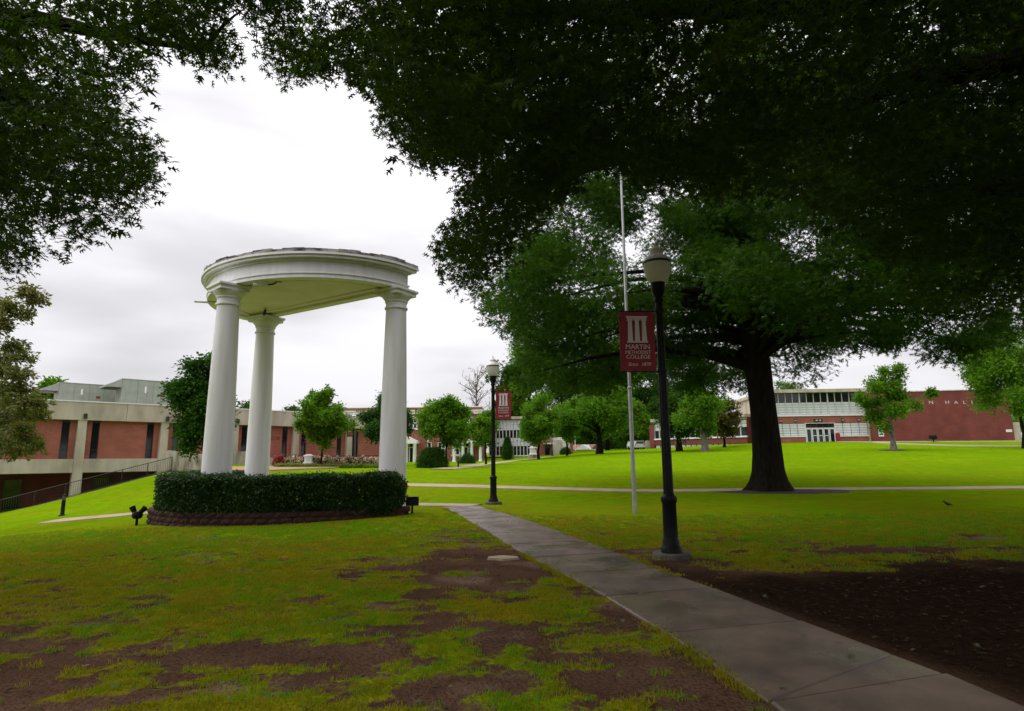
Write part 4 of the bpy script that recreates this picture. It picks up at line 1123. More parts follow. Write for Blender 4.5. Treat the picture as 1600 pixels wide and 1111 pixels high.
BX('banner_cord', M['pole'], None, 0, 0, 0, 0, 0, 0) if False else None
b2 = Vector((-.70, 21.9, terr(-.70, 21.9)))
lamp('second black lamp post at the far end of the sidewalk', b2)
banner('bright red banner hanging right from the second lamp post', b2, 1, px(790, 655, 21.9).z, px(790, 612, 21.9).z, -.18, .56)
b3 = on_ground(551, 55.5)
lamp('small distant lamp post in front of the rose bed', b3, .93)
banner('small red banner left of the lamp in the rose bed', b3, -1, 2.95, 3.95, .1, .52, .93)
b4 = on_ground(863, 96)
lamp('farthest lamp post on the path by the glass fronted wing', b4)
banner('tiny red banner on the farthest lamp post', b4, -1, 3.0, 4.0, .0, .62)

# flagpole
fb = on_ground(991, 17.76); fb.x = 3.45
t = thing('flagpole', 'slim grey metal flagpole behind the near lamp', 'flagpole', fb)
MB().tube([(0, 0, -.2), (0, 0, 3.6)], [.062, .058], 14).build('lower_section', M['pole'], t, True)
MB().tube([(0, 0, 3.6), (0, 0, 7.2)], [.050, .046], 14).build('middle_section', M['pole'], t, True)
MB().tube([(0, 0, 7.2), (0, 0, 11.0)], [.040, .032], 14).build('upper_section', M['pole'], t, True)
MB().lathe([(.066, 3.56), (.07, 3.58), (.07, 3.62), (.052, 3.64)], 14).build('joint_collar', M['pole'], t, True)
MB().lathe([(.01, 11), (.05, 11.03), (.07, 11.08), (.05, 11.13), (.01, 11.16)], 14).build('finial', M['pole'], t, True)

# bollard lights
def bollard(label, b, h):
    t = thing('bollard_light', label, 'bollard light', b, 0, 'black bollard lights')
    s = h/.95
    MB().lathe([(.15*s, -.05), (.15*s, .03), (.10*s, .05), (.085*s, .07), (.08*s, .70*s), (.03*s, .705*s)], 16).build('post', M['black'], t, True)
    MB().lathe([(.06*s, .70*s), (.06*s, .86*s)], 14).build('lens', M['globe'], t, True)
    for k in range(3):
        z = (.73+.045*k)*s; MB().lathe([(.062*s, z), (.083*s, z-.012*s), (.083*s, z+.002), (.062*s, z+.012*s)], 16).build('louvre', M['black'], t, True)
    MB().lathe([(.085*s, .86*s), (.088*s, .90*s), (.07*s, .94*s), (.02*s, .955*s)], 16).build('cap', M['black'], t, True)
bollard('short black bollard light on the lawn at the far left', gpix(97, 806), .92)
bollard('small black bollard light beside the far path left of the second lamp', on_ground(716, 52), .78)
# floodlights
p = gpix(213, 822)
t = thing('twin_floodlight', 'black twin-headed floodlight on a stake left of the retaining wall', 'floodlight', p)
MB().tube([(0, 0, -.1), (0, 0, .22)], .035, 10).build('stake', M['black'], t, True)
MB().lathe([(.02, .18), (.10, .20), (.135, .26), (.135, .32), (.10, .38), (.03, .40)], 16).build('junction_box', M['black'], t, True)
for s, a in ((-1, -.5), (1, .8)):
    m = MB(); m.M = Matrix.Translation((.08*s, 0, .36)) @ Matrix.Rotation(a, 4, 'Y')
    m.lathe([(.03, -.03), (.055, 0), (.065, .06), (.078, .15), (.078, .17), (.06, .172)], 14); m.build('lamp_head', M['black'], t, True)
p = gpix(644, 804, 10, 30)
t = thing('box_floodlight', 'black box floodlight on a stake at the right end of the hedge', 'floodlight', p, .15)
MB().tube([(0, 0, -.1), (0, 0, .26)], .03, 10).build('stake', M['black'], t, True)
MB().bbox(-.18, .18, -.11, .11, .24, .46, .03).build('housing', M['black'], t)
BX('visor', M['black'], t, -.19, .19, -.12, .16, .463, .485)
BX('lens', M['glass'], t, -.15, .15, .111, .118, .27, .43)
p = on_ground(1462, 77.0)
t = thing('ground_spotlight', 'small dark spotlight on the grass before the brick hall', 'floodlight', p)
MB().tube([(0, 0, -.1), (0, 0, .35)], .06, 8).build('stake', M['black'], t, True)
MB().lathe([(.1, .3), (.42, .4), (.48, .62), (.40, .84), (.1, .9)], 14).build('housing', M['black'], t, True)

# bird
p = gpix(1481, 793)
t = thing('bird', 'small dark bird standing on the grass at the right', 'bird', p, R_(160))
MB().tube([(-.135, 0, .055), (-.10, 0, .075), (-.06, 0, .095), (-.02, 0, .105), (.02, 0, .118), (.05, 0, .142), (.068, 0, .168), (.085, 0, .178), (.102, 0, .176), (.112, 0, .172), (.132, 0, .168)],
          [.010, .016, .034, .044, .043, .032, .025, .026, .020, .008, .002], 12).build('body', mat('bird_plumage', (.02, .017, .015), .7, (.05, .03, .02), 20), t, True)
for s in (-1, 1): MB().tube([(0, .015*s, .07), (-.008, .016*s, .035), (.004, .017*s, -.004), (.022, .018*s, -.004)], .0035, 5).build('leg', M['bronze'], t, True)

# stone in the bare soil, fallen leaves
p = gpix(786, 875)
m = MB(); n = 12
vs = [(0, 0, .028)]+[((.24+.05*math.sin(3*i))*math.cos(2*math.pi*i/n), (.16+.03*math.cos(2*i))*math.sin(2*math.pi*i/n), .02) for i in range(n)]
vs += [(v[0]*1.08, v[1]*1.08, -.03) for v in vs[1:]]
m.add(vs, [(0, 1+i, 1+(i+1) % n) for i in range(n)]+[(1+i, 1+n+i, 1+n+(i+1) % n, 1+(i+1) % n) for i in range(n)])
tag(m.build('flat_stone', M['walk'], None, False, p+Vector((0, 0, .02))), 'flat pale stone in the bare soil left of the sidewalk', 'stone')
def litter():
    r = random.Random(8)
    tw = []
    V, F = [], []
    for k in range(3):
        p = [np.array([r.uniform(-.06, .06), r.uniform(-.06, .06), .006*k]) for _ in range(2)]; d = p[1]-p[0]; w = np.array([-d[1], d[0], 0]); w = w/max(1e-6, np.linalg.norm(w))*.0022
        b = len(V); V += [p[0]-w, p[0]+w, p[1]+w*.5, p[1]-w*.5, (p[0]+p[1])/2+[0, 0, .005]]; F += [(b, b+1, b+4), (b+1, b+2, b+4), (b+2, b+3, b+4), (b+3, b, b+4)]
    tp = proto('twig_bits', V, F, leaf_mat('twig_bits', (.075, .048, .032), (.03, .02, .014), 0))
    lp = proto('brown_leaf', *star_leaf(), leaf_mat('brown_leaf', (.12, .07, .035), (.055, .032, .018), .1))
    n = 9000; x, y = rng.uniform(-8, 9, n), rng.uniform(3.0, 13, n)
    path = np.interp(y, [-3.6, 4.24, 10, 20.1], [2.75, 1.63, .27, -2.3])
    ok = (np.abs(x) < .95*y+1) & (rng.random(n) < 1-.85*cover_np(x, y)) & ((x < path) | (x > path+1.55))
    x, y = x[ok], y[ok]; z = terr_np(x, y) + .022*cover_np(x, y) + .03*(fbm(x*1.3, y*1.3, 0, 5)-.5) + .006
    h = rng.random(len(x)) < .55
    for q, pr, nm, lb, s in ((h, tp, 'twig_litter', 'fine broken twigs lying on the bare soil', (.35, 1.1)), (~h, lp, 'leaf_litter', 'old brown leaf bits lying on the bare soil', (.03, .075))):
        tag(scatter(nm, np.c_[x[q], y[q], z[q]], rand_rot(q.sum(), .35), rng.uniform(*s, q.sum()), pr), lb, 'litter')
litter()
n = 90; x, y = rng.uniform(-6, 7, n), rng.uniform(3.4, 12, n)
fl = proto('fallen_leaf', *[q for q in star_leaf()], leaf_mat('fallen_leaf', (.20, .19, .12), (.10, .17, .05), .2))
tag(scatter('fallen_leaves', np.c_[x, y, terr_np(x, y)+.055], rand_rot(n, .35), rng.uniform(.04, .085, n), fl), 'scattered small fallen leaves on soil and grass', 'leaves')

# ------------------------------------------------------------------ long brick building at the left
def window(parent, x0, x1, z0, z1, y, fm, gm, fr=.06, mull=(), trans=(), depth=.08):
    w = MB().box(x0, x0+fr, y, y+depth, z0, z1); w.box(x1-fr, x1, y, y+depth, z0, z1); w.box(x0+fr, x1-fr, y, y+depth, z0, z0+fr); w.box(x0+fr, x1-fr, y, y+depth, z1-fr, z1)
    for m_ in mull: w.box(m_-fr/2, m_+fr/2, y+.004, y+depth, z0+fr, z1-fr)
    for t_ in trans: w.box(x0+fr, x1-fr, y+.008, y+depth, t_-fr/2, t_+fr/2)
    o = w.build('window', fm, parent)
    BX('pane', gm, o, x0+fr, x1-fr, y+depth*.6, y+depth*.9, z0+fr, z1-fr)
    return o
def long_building():
    A = Vector((-36.15, 46.81, 0)); t = thing('brick_building', 'long low brick and concrete building with slit windows at the left', 'building', A, R_(44.9))
    S0, S1 = -15.26, 31.5
    piers = [2.59+5.95*k for k in range(-3, 5)]
    BX('core', M['brick'], t, S0, S1, .62, 14, .72, 6.2); BX('lower_wall', M['brick_dark'], t, S0, S1, 4.2, 14, -3.4, .70)  # lower wall takes the darker brick, putting the recess's shade into its colour
    cuts = []
    for p in piers:
        for s in (-1, 1): cuts.append((p+s*1.0-.27, p+s*1.0+.27))
    cuts.sort(); x = S0
    for a, b in cuts:
        if a > x: BX('brick_wall', M['brick'], t, x, a, .35, .618, 1.75, 4.92)
        # splayed head panel over the window and the window itself
        window(t, a, b, 1.84, 4.75, .50, M['bronze'], M['glass'], .05, (), (2.55,))
        BX('window_head', M['bronze'], t, a, b, .40, .618, 4.752, 4.92)
        x = b
    BX('brick_wall', M['brick'], t, x, S1, .35, .618, 1.75, 4.92)
    edges = [S0]+[p+2.975 for p in piers if S0 < p+2.975 < S1]+[S1]
    for a, b in zip(edges, edges[1:]):
        BX('parapet_panel', M['concrete'], t, a+.012, b-.012, -.12, .9, 4.90, 6.33)
    BX('coping', M['white'], t, S0-.05, S1+.05, -.17, .95, 6.332, 6.42)
    BX('roof', M['concrete'], t, S0, S1, .952, 14, 6.201, 6.26)
    pe = [S0]+piers+[S1]
    for a, b in zip(pe, pe[1:]):
        BX('spandrel', M['concrete'], t, a+.33, b-.33, -.02, .70, .78, 1.84)
    BX('ledge', M['concrete'], t, S0, S1, .02, .62, 1.60, 1.82)
    for p in piers:
        m = MB(); m.add([(p-.36, -.10, -3.4), (p+.36, -.10, -3.4), (p+.36, .6, -3.4), (p-.36, .6, -3.4), (p-.29, -.06, 4.898), (p+.29, -.06, 4.898), (p+.29, .6, 4.898), (p-.29, .6, 4.898)],
                        [(3, 2, 1, 0), (4, 5, 6, 7), (0, 1, 5, 4), (1, 2, 6, 5), (2, 3, 7, 6), (3, 0, 4, 7)])
        m.build('pier', M['concrete'], t)
        l = MB().bbox(p-.02, p+.22, -.36, -.125, 5.0, 5.42, .03).build('wall_light', M['bronze'], t)
        BX('lens', M['globe'], l, p+.02, p+.18, -.34, -.15, 4.985, 4.998)
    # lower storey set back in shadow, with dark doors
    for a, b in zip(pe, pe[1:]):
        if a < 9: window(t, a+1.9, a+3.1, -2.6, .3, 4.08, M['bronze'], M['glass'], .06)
    for k, x in enumerate((18.05, 18.42, 18.8)):
        text_mesh('COR'[k], .5, M['bronze'], 'letter', t, (x, .345, 3.55), (math.pi/2, 0, 0), .02)
    # rooftop units
    for name, lab, s0, z0, L_, y0, hh in (('rooftop_unit', 'larger grey green rooftop air unit with slanted hood, nearer the tree', 5.6, 6.27, 4.9, 2.6, 2.45), ('rooftop_unit', 'smaller looking rooftop air unit with slanted hood at the left', 1.6, 6.27, 4.4, 5.6, 2.1)):
        loc = A + Matrix.Rotation(R_(44.9), 3, 'Z') @ Vector((s0, y0, z0))
        u = thing(name, lab, 'air unit', loc, R_(44.9), 'air units on the flat roof')
        BX('curb', M['white'], u, .1, L_-.1, .1, 2.1, 0, .22)
        n = 4
        for i in range(n):
            BX('panel', M['hvac'], u, L_*i/n+.008, L_*(i+1)/n-.008, 0, 2.2, .222, hh)
        BX('lid', M['hvac'], u, -.04, L_+.04, -.04, 2.24, hh+.002, hh+.05)
        m = MB(); m.add([(-.012, 0, hh), (-1.25, 0, hh-.62), (-1.25, 0, hh-.74), (-.012, 0, hh-.74), (-.012, 2.2, hh), (-1.25, 2.2, hh-.62), (-1.25, 2.2, hh-.74), (-.012, 2.2, hh-.74)],
                        [(0, 1, 2, 3), (7, 6, 5, 4), (0, 4, 5, 1), (1, 5, 6, 2), (2, 6, 7, 3), (3, 7, 4, 0)])
        m.build('intake_hood', M['hvac'], u)
        BX('intake_grille', M['bronze'], u, -1.15, -.1, .1, 2.1, hh-.80, hh-.743)
        BX('notice', M['white'], u, L_*.36, L_*.36+.14, -.006, -.001, hh*.55, hh*.78)
        BX('nameplate', M['brick_dark'], u, L_*.62, L_*.62+.32, -.006, -.001, hh*.42, hh*.52)
        MB().tube([(L_*.4, -.03, .1), (L_*.4, -.03, hh*.5)], .02, 6).build('conduit', M['pole'], u)
    return t
long_building()
# ramp railing and low walls left of the plaza
def railing(name, label, P, h, gap, post, m=None):
    o = P[0]; t = thing(name, label, 'railing', o)
    Q = [p-o for p in P]; bal = MB()
    for a, b in zip(Q, Q[1:]):
        L_ = (b-a).length; n = max(1, round(L_/post))
        for k in range(n+1):
            p = a.lerp(b, k/n); MB().tube([p+Vector((0, 0, -.1)), p+Vector((0, 0, h))], .026, 6).build('post', M['bronze'], t)
        for k in range(int(L_/gap)):
            p = a.lerp(b, (k+.5)*gap/L_); bal.tube([p+Vector((0, 0, .1)), p+Vector((0, 0, h))], .009, 4)
        for z, r in ((h, .028), (.1, .018)): MB().tube([a+Vector((0, 0, z)), b+Vector((0, 0, z))], r, 6).build('rail', M['bronze'], t)
    tag(bal.build('balusters', M['bronze'], t), kind='stuff')
RT, RB = px(268, 735, 47.0), px(0, 806, 39.6)
d_ = (RB-RT); RL = [RT, RT+d_*.5, RB, RB+d_*.5]
railing('ramp_railing', 'dark thin-barred railing sloping down beside the brick building', RL, 1.0, .13, 1.55)
m = MB()
for a, b in zip(RL, RL[1:]):
    n2 = Vector((-(b-a).y, (b-a).x, 0)).normalized()*.12
    m.add([a-n2+Vector((0, 0, -.7)), b-n2+Vector((0, 0, -.7)), b+n2+Vector((0, 0, -.7)), a+n2+Vector((0, 0, -.7)), a-n2+Vector((0, 0, .04)), b-n2+Vector((0, 0, .04)), b+n2+Vector((0, 0, .04)), a+n2+Vector((0, 0, .04))],
          [(3, 2, 1, 0), (4, 5, 6, 7), (0, 1, 5, 4), (1, 2, 6, 5), (2, 3, 7, 6), (3, 0, 4, 7)])
tag(m.build('ramp_kerb', mat('dark_kerb', (.07, .05, .04), .9, (.04, .03, .025), 4)), 'dark kerb under the sloping railing', 'kerb')
def wall(name, label, pts, th, m):
    o = Vector(pts[0][0]); o.z = 0
    t = thing(name, label, 'wall', o)
    for (a, za), (b, zb) in zip(pts, pts[1:]):
        n2 = Vector((-(b-a).y, (b-a).x, 0)).normalized()*th/2; mb = MB()
        a0, b0 = Vector((a.x, a.y, 0))-o, Vector((b.x, b.y, 0))-o; e = (b0-a0).normalized()*.01
        a0 += e; b0 -= e; g = Vector((0, 0, 1))
        mb.add([a0-n2+g*(a.z-.6), b0-n2+g*(b.z-.6), b0+n2+g*(b.z-.6), a0+n2+g*(a.z-.6), a0-n2+g*za, b0-n2+g*zb, b0+n2+g*zb, a0+n2+g*za],
               [(3, 2, 1, 0), (4, 5, 6, 7), (0, 1, 5, 4), (1, 2, 6, 5), (2, 3, 7, 6), (3, 0, 4, 7)])
        mb.build('wall_panel', m, t)
P_ = [(x, D, y) for x, D, y in ((262, 47.3, 704), (279, 47.0, 705), (298, 46.6, 708), (319, 46.2, 711), (342, 45.8, 714))]
wall('stained_wall', 'stained low concrete wall at the top of the ramp railing', [(on_ground(x, D), px(x, y, D).z) for x, D, y in P_], .3, M['stained'])
P_ = [(366, 55.5, 705), (380, 55.8, 705.5), (396, 56.2, 706)]
wall('stained_wall', 'short stained concrete wall seen between the left and back columns', [(on_ground(x, D), px(x, y, D).z) for x, D, y in P_], .3, M['stained'])
railing('bed_railing', 'thin dark railing behind the rose bed', [on_ground(432, 57.5), on_ground(520, 58.5), on_ground(602, 59.5)], 1.0, .3, 1.9)
P_ = [(432, 57.9, 717), (476, 58.4, 717), (520, 58.9, 717), (562, 59.4, 717), (604, 59.9, 717)]
wall('bed_wall', 'pale low wall behind the rose bed', [(on_ground(x, D), px(x, y, D).z) for x, D, y in P_], .25, M['concrete'])
# white stone markers
def marker(label, b, s):
    t = thing('stone_marker', label, 'marker', b, 0, 'white stone markers'); t.scale = (s, s, s)
    MB().bbox(-.55, .55, -.35, .35, -.2, .42, .02).build('plinth', M['stained'], t)
    MB().bbox(-.46, .46, -.28, .28, .422, .55, .02).build('base', M['white'], t)
    MB().bbox(-.36, .36, -.2, .2, .552, 1.12, .015).build('body', M['white'], t)
    BX('plaque', M['cap'], t, -.22, .22, -.212, -.202, .65, 1.02)
    MB().bbox(-.47, .47, -.28, .28, 1.122, 1.22, .015).build('cornice', M['white'], t)
    m = MB(); m.add([(-.44, -.25, 1.222), (.44, -.25, 1.222), (.44, .25, 1.222), (-.44, .25, 1.222), (-.16, -.2, 1.36), (.16, -.2, 1.36), (.16, .2, 1.36), (-.16, .2, 1.36)], frustum(1, 1, 0, 1)[1]); m.build('top', M['white'], t)
marker('white stone marker standing in the rose bed', on_ground(482, 54.0), .86)
marker('white stone marker beside the far path and glass fronted wing', on_ground(833, 86), 1.25)

# ------------------------------------------------------------------ far buildings
def frame_thing(name, label, xl, Dl, xr, Dr, cat='building', z=None):
    a, b = px(xl, 700, Dl), px(xr, 700, Dr)
    z = z if z is not None else min(terr(a.x, a.y), terr(b.x, b.y))-.05
    t = thing(name, label, cat, (a.x, a.y, z), math.atan2(b.y-a.y, b.x-a.x))
    return t, math.hypot(b.x-a.x, b.y-a.y), z
# brick hall with white cornice and porches
def porch_hall():
    t, W, z = frame_thing('porch_hall', 'two storey red brick hall with white cornice and porches', 520, 92, 752, 92, z=.6)
    H = px(640, 637, 92).z - z; k = W/232
    X = lambda p: (p-520)*k
    Z = lambda y: px(640, y, 92).z - z
    BX('core', M['brick_soft'], t, 0, W, .3, 16, -.8, H-.05)
    bays = [X(c) for c in (548, 572, 596, 645, 668, 690, 712, 733)]; w = .62
    rows = [(Z(670), Z(652)), (Z(712), Z(691))]
    # brick wall in courses of bays so the windows sit in real openings
    zs = [-.8, rows[1][0], rows[1][1], rows[0][0], rows[0][1], H]
    for i in range(5):
        if i % 2 == 0: BX('brick_wall', M['brick_soft'], t, 0, W, 0, .298, zs[i]+.001, zs[i+1]-.001)
        else:
            x = 0
            for c in bays:
                BX('brick_wall', M['brick_soft'], t, x, c-w, 0, .298, zs[i], zs[i+1]); x = c+w
                o = window(t, c-w, c+w, zs[i], zs[i+1], .10, M['white'], M['glass'], .14, (c,), ((zs[i]+zs[i+1])/2,), .12)
                BX('keystone', M['white'], t, c-.14, c+.14, -.05, -.002, zs[i+1], zs[i+1]+.35)
                BX('sill', M['white'], t, c-w-.1, c+w+.1, -.08, -.002, zs[i]-.14, zs[i])
            BX('brick_wall', M['brick_soft'], t, x, W, 0, .298, zs[i], zs[i+1])
    BX('cornice', M['white'], t, -.25, W+.25, -.35, -.002, Z(647.5), Z(643)); BX('cornice', M['white'], t, -.35, W+.35, -.5, -.003, Z(643)+.002, Z(641.5))
    BX('coping', M['white'], t, -.1, W+.1, -.08, 16, H+.002, H+.12)
    BX('parapet_pier', M['brick_soft'], t, X(662), X(667), -.15, -.003, 0, Z(648))
    for xl, xr, yt, yb, nc in ((627, 652, 690, 727, 3), (712, 752, 690, 716, 4)):
        p = MB(); x0, x1 = X(xl), X(xr); zt = Z(yt); zb = Z(yb)-.6
        p.box(x0-.3, x1+.3, -2.6, -.004, zt-.35, zt); o = p.build('porch_roof', M['white'], t)
        for i in range(nc):
            c = x0+(x1-x0)*i/(nc-1)
            MB().lathe([(.30, zb), (.30, zb+.15), (.24, zb+.2), (.20, zt-.6), (.26, zt-.5), (.26, zt-.352)], 14, (c, -2.3, 0)).build('column', M['white'], o, True)
        if nc == 3:
            c = (x0+x1)/2; m = MB(); m.add([(x0-.3, -2.6, zt+.002), (x1+.3, -2.6, zt+.002), (c, -2.6, zt+.75), (x0-.3, -.01, zt+.002), (x1+.3, -.01, zt+.002), (c, -.01, zt+.75)], [(0, 1, 2), (5, 4, 3), (0, 3, 4, 1), (1, 4, 5, 2), (2, 5, 3, 0)])
            m.build('pediment', M['white'], o)
        window(t, x0+.6, x0+1.9, zb, zt-.8, -.02-.14, M['white'], M['glass'], .14, (x0+1.25,), (), .13)
porch_hall()
def glass_wing():
    t, W, z = frame_thing('glass_wing', 'glass fronted wing with pale panels right of the second lamp', 764, 102, 829, 100, z=1.0)
    D = 101; Z = lambda y: px(800, y, D).z - z
    BX('core', M['concrete'], t, 0, W, .4, 14, -1, Z(653)); n = 12; w = W/n
    rows = [(713, 711, 'sill'), (711, 704, 'g'), (703.4, 697.5, 'g'), (697, 690.5, 'p'), (690, 684.5, 'p'), (684, 672.5, 'g'), (672, 664, 'p'), (663.5, 656, 'p')]
    for i in range(n):
        for a, b, kd in rows:
            if kd == 'sill': continue
            BX('pane' if kd == 'g' else 'panel', M['glass'] if kd == 'g' else M['white_panel'], t, i*w+.07, (i+1)*w-.07, .25, .38, Z(a), Z(b))
    for i in range(n+1): BX('mullion', M['alu'], t, i*w-.06, i*w+.06, .10, .398, Z(713), Z(655))
    BX('sill', M['white'], t, -.1, W+.1, -.05, .09, Z(713.2), Z(711.6)); BX('roof_edge', M['concrete'], t, -.2, W+.2, -.3, .398, Z(655)+.004, Z(651))
    BX('base_wall', M['brick_dark'], t, 0, W, .11, .398, -1, Z(713))
glass_wing()
def end_block():
    t, W, z = frame_thing('end_block', 'brick block with pale concrete end wall beside the farthest lamp', 829, 101, 890, 104, z=1.0)
    Z = lambda y: px(860, y, 102.5).z - z; k = W/61
    BX('brick_wall', M['brick_soft'], t, .02, 31*k, 0, 12, -1, Z(682)); BX('doorway', M['glass'], t, 22*k, 29*k, -.06, -.004, 0, Z(694)); BX('canopy', M['white'], t, 20*k, 31*k, -1.2, -.004, Z(694), Z(692.5))
    BX('stone_wall', M['concrete'], t, 31*k+.01, 47*k, -.6, 12, -1, Z(688)); BX('end_wall', M['cap'], t, 47*k+.01, 57*k, -1.0, 12, -1, Z(683)); BX('brick_wall', M['brick_soft'], t, 57*k+.01, W, -1.2, 12, -1, Z(682))
end_block()
def small_house():
    t, W, z = frame_thing('small_house', 'small far brick house with pinkish gabled roof and white gable', 889, 140, 921, 138, 'house')
    Z = lambda y: px(905, y, 139).z - z
    zb, ze, zr = -1, Z(703), Z(694); W2 = W*.52
    BX('brick_wall', M['pink_brick'], t, 0, W, 0, 8, zb, ze)
    m = MB(); m.add([(-.4, -.5, ze+.01), (W+.4, -.5, ze+.01), (W+.4, 8.5, ze+.01), (-.4, 8.5, ze+.01), (-.4, 4, zr), (W+.4, 4, zr)], [(3, 2, 1, 0), (0, 1, 5, 4), (2, 3, 4, 5), (1, 2, 5), (3, 0, 4)]); m.build('roof', M['roof_pink'], t)
    c = W*.74; m = MB(); m.add([(c-1.9, -1.2, ze+.02), (c+1.9, -1.2, ze+.02), (c, -1.2, zr-.1), (c-1.9, 4, ze+.02), (c+1.9, 4, ze+.02), (c, 4, zr-.1)], [(0, 1, 2), (5, 4, 3), (0, 3, 4, 1), (1, 4, 5, 2), (2, 5, 3, 0)]); m.build('gable', M['white'], t)
    BX('porch_wall', M['pink_brick'], t, c-1.6, c+1.6, -1.0, -.01, zb, ze)
    window(t, .8, 1.7, ze-1.7, ze-.5, -.10, M['white'], M['glass'], .1)
    for x in (.5, c-1.7): MB().tube([(x, -1.1, zb), (x, -1.1, ze+3.4 if x > 1 else ze+2.6)], .10, 8).build('pole', M['cap'], t)
small_house()
# right-hand modern hall: low wing, glass block, windowless brick hall
def low_wing():
    t, W, z = frame_thing('low_wing', 'low brick wing with a ribbon of windows seen left of the oak trunk', 1023, 104, 1168, 92, z=1.2)
    D = 98; k = W/145; X = lambda p: (p-1023)*k
    def Zs(x, y): return px(x, y, 104-12*(x-1023)/145).z - z
    zsill, ztop = 3.05+.35, 5.9
    BX('core', M['brick_dark'], t, .02, W, .5, 14, -1, ztop+.3)
    BX('brick_wall', M['brick_dark'], t, 0, W, .10, .498, -1, 1.35); BX('brick_wall', M['brick_dark'], t, 0, W, .10, .498, 2.3, zsill-.25)
    BX('end_pier', M['brick_dark'], t, -.9, -.01, 0, 6, -1, ztop-.2)
    BX('sill', M['white'], t, 0, W, -.05, .49, zsill-.248, zsill-.02)
    n = 17; w = W/n
    for i in range(n):
        for z0, z1, mm in ((zsill, zsill+1.25, 'glass'), (zsill+1.3, zsill+1.8, 'white_panel'), (zsill+1.85, ztop-.1, 'white_panel')):
            BX('pane' if mm == 'glass' else 'panel', M[mm], t, i*w+.08, (i+1)*w-.08, .3, .45, z0, z1)
        BX('mullion', M['alu'], t, i*w-.07, i*w+.07, .12, .498, zsill-.015, ztop)
        BX('basement_panel', M['white_panel'], t, i*w+.1, (i+1)*w-.1, .3, .47, 1.36, 2.28)
    BX('roof_edge', M['concrete'], t, -.3, W+.2, -.5, 14, ztop+.302, ztop+.75)
    BX('head', M['alu'], t, 0, W, .1, .498, ztop+.002, ztop+.30)
low_wing()
def panel_grid(t, x0, x1, z0, z1, nc, nr, m, y=.16, gap=.05, name='panel', yy=.1):
    w, h = (x1-x0)/nc, (z1-z0)/nr
    for i in range(nc):
        for j in range(nr):
            BX(name, m, t, x0+i*w+gap, x0+(i+1)*w-gap, y, y+yy, z0+j*h+gap*.5, z0+(j+1)*h-gap*.5)
